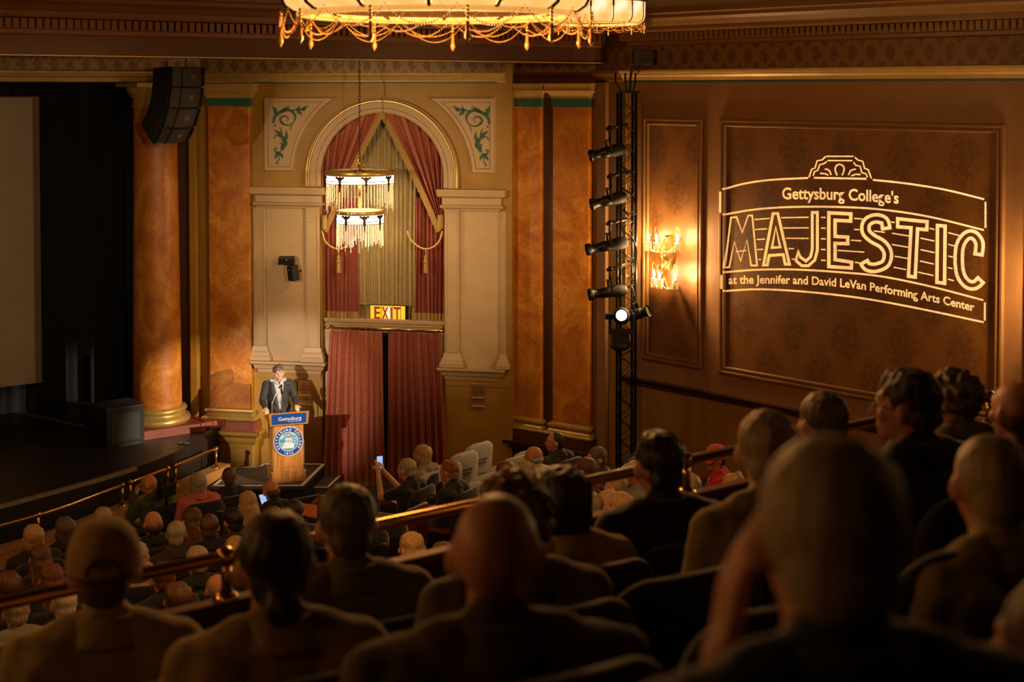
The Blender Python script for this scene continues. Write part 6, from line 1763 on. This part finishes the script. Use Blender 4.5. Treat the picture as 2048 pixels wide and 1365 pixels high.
def seat(p, z, rz, label, group, covered=None, wood_back=False):
    r = empty('theater_seat', (p.x, p.y, z), rz); tag(r, label, 'seat', group)
    for k, (me, mt) in SEAT.items():
        if covered and k == 'back_shell': continue
        o = link(k, me, r)
        if wood_back and k in ('back_shell', 'backrest'):
            o.material_slots[0].link = 'OBJECT'; o.material_slots[0].material = seat_wood
    for s in (-1, 1):
        o = link('armrest', arm_me, r); o.location = (s * 0.275, 0, 0)
        o = link('side_standard', leg_me, r); o.location = (s * 0.275, 0, 0)
    if covered:
        o = link('seat_cover', COVER, r)
        for (x0, x1, zc_) in ((-0.10, 0.10, 0.80), (-0.06, 0.07, 0.75)):
            MB().box(x0, x1, -0.288, -0.270, zc_ - 0.012, zc_ + 0.012).build('cover_print', covered, r, Matrix.Translation((0, 0.0, 0)))
    return r
cv = backrest_mesh(0.56, 1.02, 0.265, 0.075, 0.13, -0.20, 0.012)
COVER = cv.mesh('seat_cover', cover_cloth)

ORD = ['first', 'second', 'third', 'fourth', 'fifth', 'sixth', 'seventh', 'eighth', 'ninth', 'tenth', 'eleventh', 'twelfth', 'thirteenth', 'fourteenth', 'fifteenth', 'sixteenth']
def short(l):
    w = l.replace(',', '').split()[:10]
    while w[-1] in ('a', 'the', 'and', 'in', 'with', 'of', 'at', 'by', 'to', 'behind', 'beside', 'whose', 'on', 'right', 'left', 'just', 'one', 'under', 'her', 'above'): w.pop()
    return ' '.join(w)
ROWN = {1: 'nearest', 2: 'second nearest', 3: 'third nearest', 4: 'fourth nearest'}
for row, occ in OCC.items():
    s = ROWS_S[row]; lo = row_pos(-60, s).dot(E); hi = row_pos(2110, s).dot(E)
    A = sorted(occ); allA = [(a, True) for a in A]
    prev = lo - 0.3; ne = -1
    bounds = [lo - 0.3] + A + [hi + 0.3]
    for a, b in zip(bounds, bounds[1:]):
        n = int(round((b - a) / 0.57)) - 1
        for i in range(n): allA.append((a + (b - a) * (i + 1) / (n + 1), False))
    for a, o_ in sorted(allA):
        p = N * s + E * a
        if o_: lab = 'dark velvet seat of the ' + short(WHO[(row, a)])
        else: ne += 1; lab = 'empty dark velvet seat of the %s balcony row, %s from the left' % (ROWN[row], ORD[ne])
        seat(p, ROWS_Z[row], ROWANG - 0.12, lab, 'dark seats of the %s balcony row' % ROWN[row])
for p, z, rz, lab, u in LOWER:
    blk = 'right' if rz > ROWANG + 0.15 else 'left'
    seat(p, z, rz, 'dark lower seat of the ' + short(lab), 'occupied seats of the lower %s block' % blk)
ink = paint('grey_cover_print', (0.10, 0.11, 0.12), 0.7)
def seat_at(u, v, rz, label, group, **kw):
    p, z = lower_pos(u, v, 1.02); return seat(p, z, rz, label, group, **kw)
a1 = ROWANG + radians(10)
for u, v, l in ((839, 944, 'nearest of four'), (868, 927, 'second of four, behind the reddish hair'), (904, 905, 'third of four'), (936, 886, 'farthest of four, by the wall speaker')):
    seat_at(u, v, a1, 'pale cloth covered seat in the front covered row, %s' % l, 'covered seats of the front covered row', covered=ink)
for u, v, l in ((908, 968, 'nearest of five'), (944, 948, 'second of five'), (976, 929, 'middle of five'), (1004, 914, 'fourth of five'), (1030, 901, 'farthest of five, under the stretched arm')):
    seat_at(u, v, a1, 'pale cloth covered seat in the rear covered row, %s' % l, 'covered seats of the rear covered row', covered=ink)
for u, v, rz, l in ((625, 986, ROWANG + 0.3, 'empty red-brown wooden seat back below the lectern step'), (793, 1012, ROWANG + 0.45, 'empty red-brown wooden seat back left of the crossed legs')):
    seat_at(u, v, rz, l, 'empty wooden seats', wood_back=True)
ecount = {}
for u, v in sorted(((590, 990), (515, 1022), (560, 1048), (430, 1075), (505, 1062), (365, 1098), (600, 1045), (635, 1010), (705, 1060), (745, 1045), (240, 1075), (150, 1090), (180, 1120), (1140, 935), (1155, 905), (1205, 935), (1235, 912), (1245, 900), (1290, 965), (1320, 940), (1350, 985), (1500, 985))):
    blk = u > 800; k = ecount.get(blk, -1) + 1; ecount[blk] = k
    seat_at(u, v, ROWANG + (radians(30) if blk else 0), 'empty dark seat in the lower %s block, %s from the left' % (('right' if blk else 'left'), ORD[k]), 'empty seats of the lower %s block' % ('right' if blk else 'left'))

# ================================================================== held and lying things
glow = emis('phone_screen_light', (0.40, 0.62, 1.0), 0.8)
def phone(loc, rz, tilt, label):
    r = empty('smartphone', loc); r.rotation_euler = (tilt, 0, rz); tag(r, label, 'phone', 'phones in hands')
    MB().box(-0.037, 0.037, -0.004, 0.004, -0.075, 0.075).build('case', black_metal, r, None, 0.003)
    MB().box(-0.034, 0.034, -0.0055, -0.004, -0.070, 0.070).build('screen', glow, r)
bpy.context.view_layer.update()
phone(php.matrix_world @ Vector((0.0, 0.37, 1.225)), php.rotation_euler.z - 0.7, 0.0, 'lit phone held up by the grey-haired person in the black polo')
pq, pz_ = lower_pos(541, 963)
phone(at(527, 1001, pq.y - 0.15), 0.5, -0.9, 'lit blue phone held low in front of the lectern riser')
pp2 = at(614, 1021, lower_pos(590, 1006)[0].y); pr = empty('program_sheet', pp2); pr.rotation_euler = (0.6, 0.3, 0.4); tag(pr, 'folded sheet of pink orange paper held beside the dark-haired person', 'paper')
pk = paint('salmon_paper', (0.52, 0.13, 0.09), 0.7, 0.05)
MB().grid(lambda s, t: (0.10 * (s - 0.5) * 2, 0.07 * (t - 0.5) * 2, 0.02 * s * t), 4, 4).build('leaf', pk, pr); MB().grid(lambda s, t: (0.10 * (s - 0.5) * 2, 0.07 * (t - 0.5) * 2, -0.02 * s), 4, 4).build('back_leaf', pk, pr)
bagp = at(868, 1030, lower_pos(898, 925)[0].y - 0.2); bg = empty('handbag', (bagp.x, bagp.y, bagp.z - 0.14)); tag(bg, 'glittering green and black handbag beside the crossed legs', 'bag')
gm, nt, p = _new('glitter_green_black'); v_ = node(nt, 'ShaderNodeTexVoronoi', Scale=42.0); nt.links.new(coords(nt), v_.inputs['Vector'])
nt.links.new(ramp(nt, v_.outputs['Distance'], [(0.35, (0.50, 0.55, 0.10)), (0.5, (0.01, 0.012, 0.008))]), p.inputs['Base Color']); p.inputs['Roughness'].default_value = 0.3
MB().box(-0.11, 0.11, -0.06, 0.06, 0, 0.24, (-0.10, 0.10, -0.04, 0.04)).build('pouch', gm, bg, None, 0.015)
MB().tube(smooth_path([(-0.07, 0, 0.23), (-0.06, 0, 0.34), (0.06, 0, 0.34), (0.07, 0, 0.23)]), 0.008, 6).build('handle', black_metal, bg)
# wheelchair
wc = empty('wheelchair', (wcp.x, wcp.y, wcz), ROWANG + 0.35); tag(wc, 'black powered wheelchair with a padded headrest by the orchestra rail', 'wheelchair')
MB().box(-0.24, 0.24, -0.22, 0.25, 0.36, 0.43).build('seat', black_cloth, wc, None, 0.02)
MB().box(-0.22, 0.22, -0.26, -0.19, 0.45, 0.95).build('backrest', black_cloth, wc, None, 0.03)
MB().box(-0.13, 0.13, -0.28, -0.19, 1.05, 1.20).build('headrest', black_cloth, wc, None, 0.03)
MB().tube([(0, -0.23, 0.9), (0, -0.24, 1.1)], 0.018, 6).build('headrest_post', black_metal, wc)
for s in (-1, 1):
    MB().box(s * 0.28 - 0.035, s * 0.28 + 0.035, -0.15, 0.22, 0.62, 0.66).build('armrest', black_cloth, wc, None, 0.01)
    MB().tube([(s * 0.28, -0.10, 0.40), (s * 0.28, -0.10, 0.62)], 0.015, 6).build('arm_post', black_metal, wc)
    for y, r_ in ((-0.15, 0.17), (0.22, 0.11)):
        w_ = MB().lathe([(r_ * 0.5, -0.025), (r_, -0.03), (r_ * 1.02, 0), (r_, 0.03), (r_ * 0.5, 0.025)], (0, 0, 0), 18); w_.xf(Matrix.Translation((s * 0.28, y, r_)) @ Matrix.Rotation(pi / 2, 4, 'Y')); w_.build('wheel', black_metal, wc)
MB().box(-0.22, 0.22, -0.2, 0.2, 0.12, 0.36).build('motor_base', black_paint, wc, None, 0.02)

bpy.data.scenes.remove(WS)
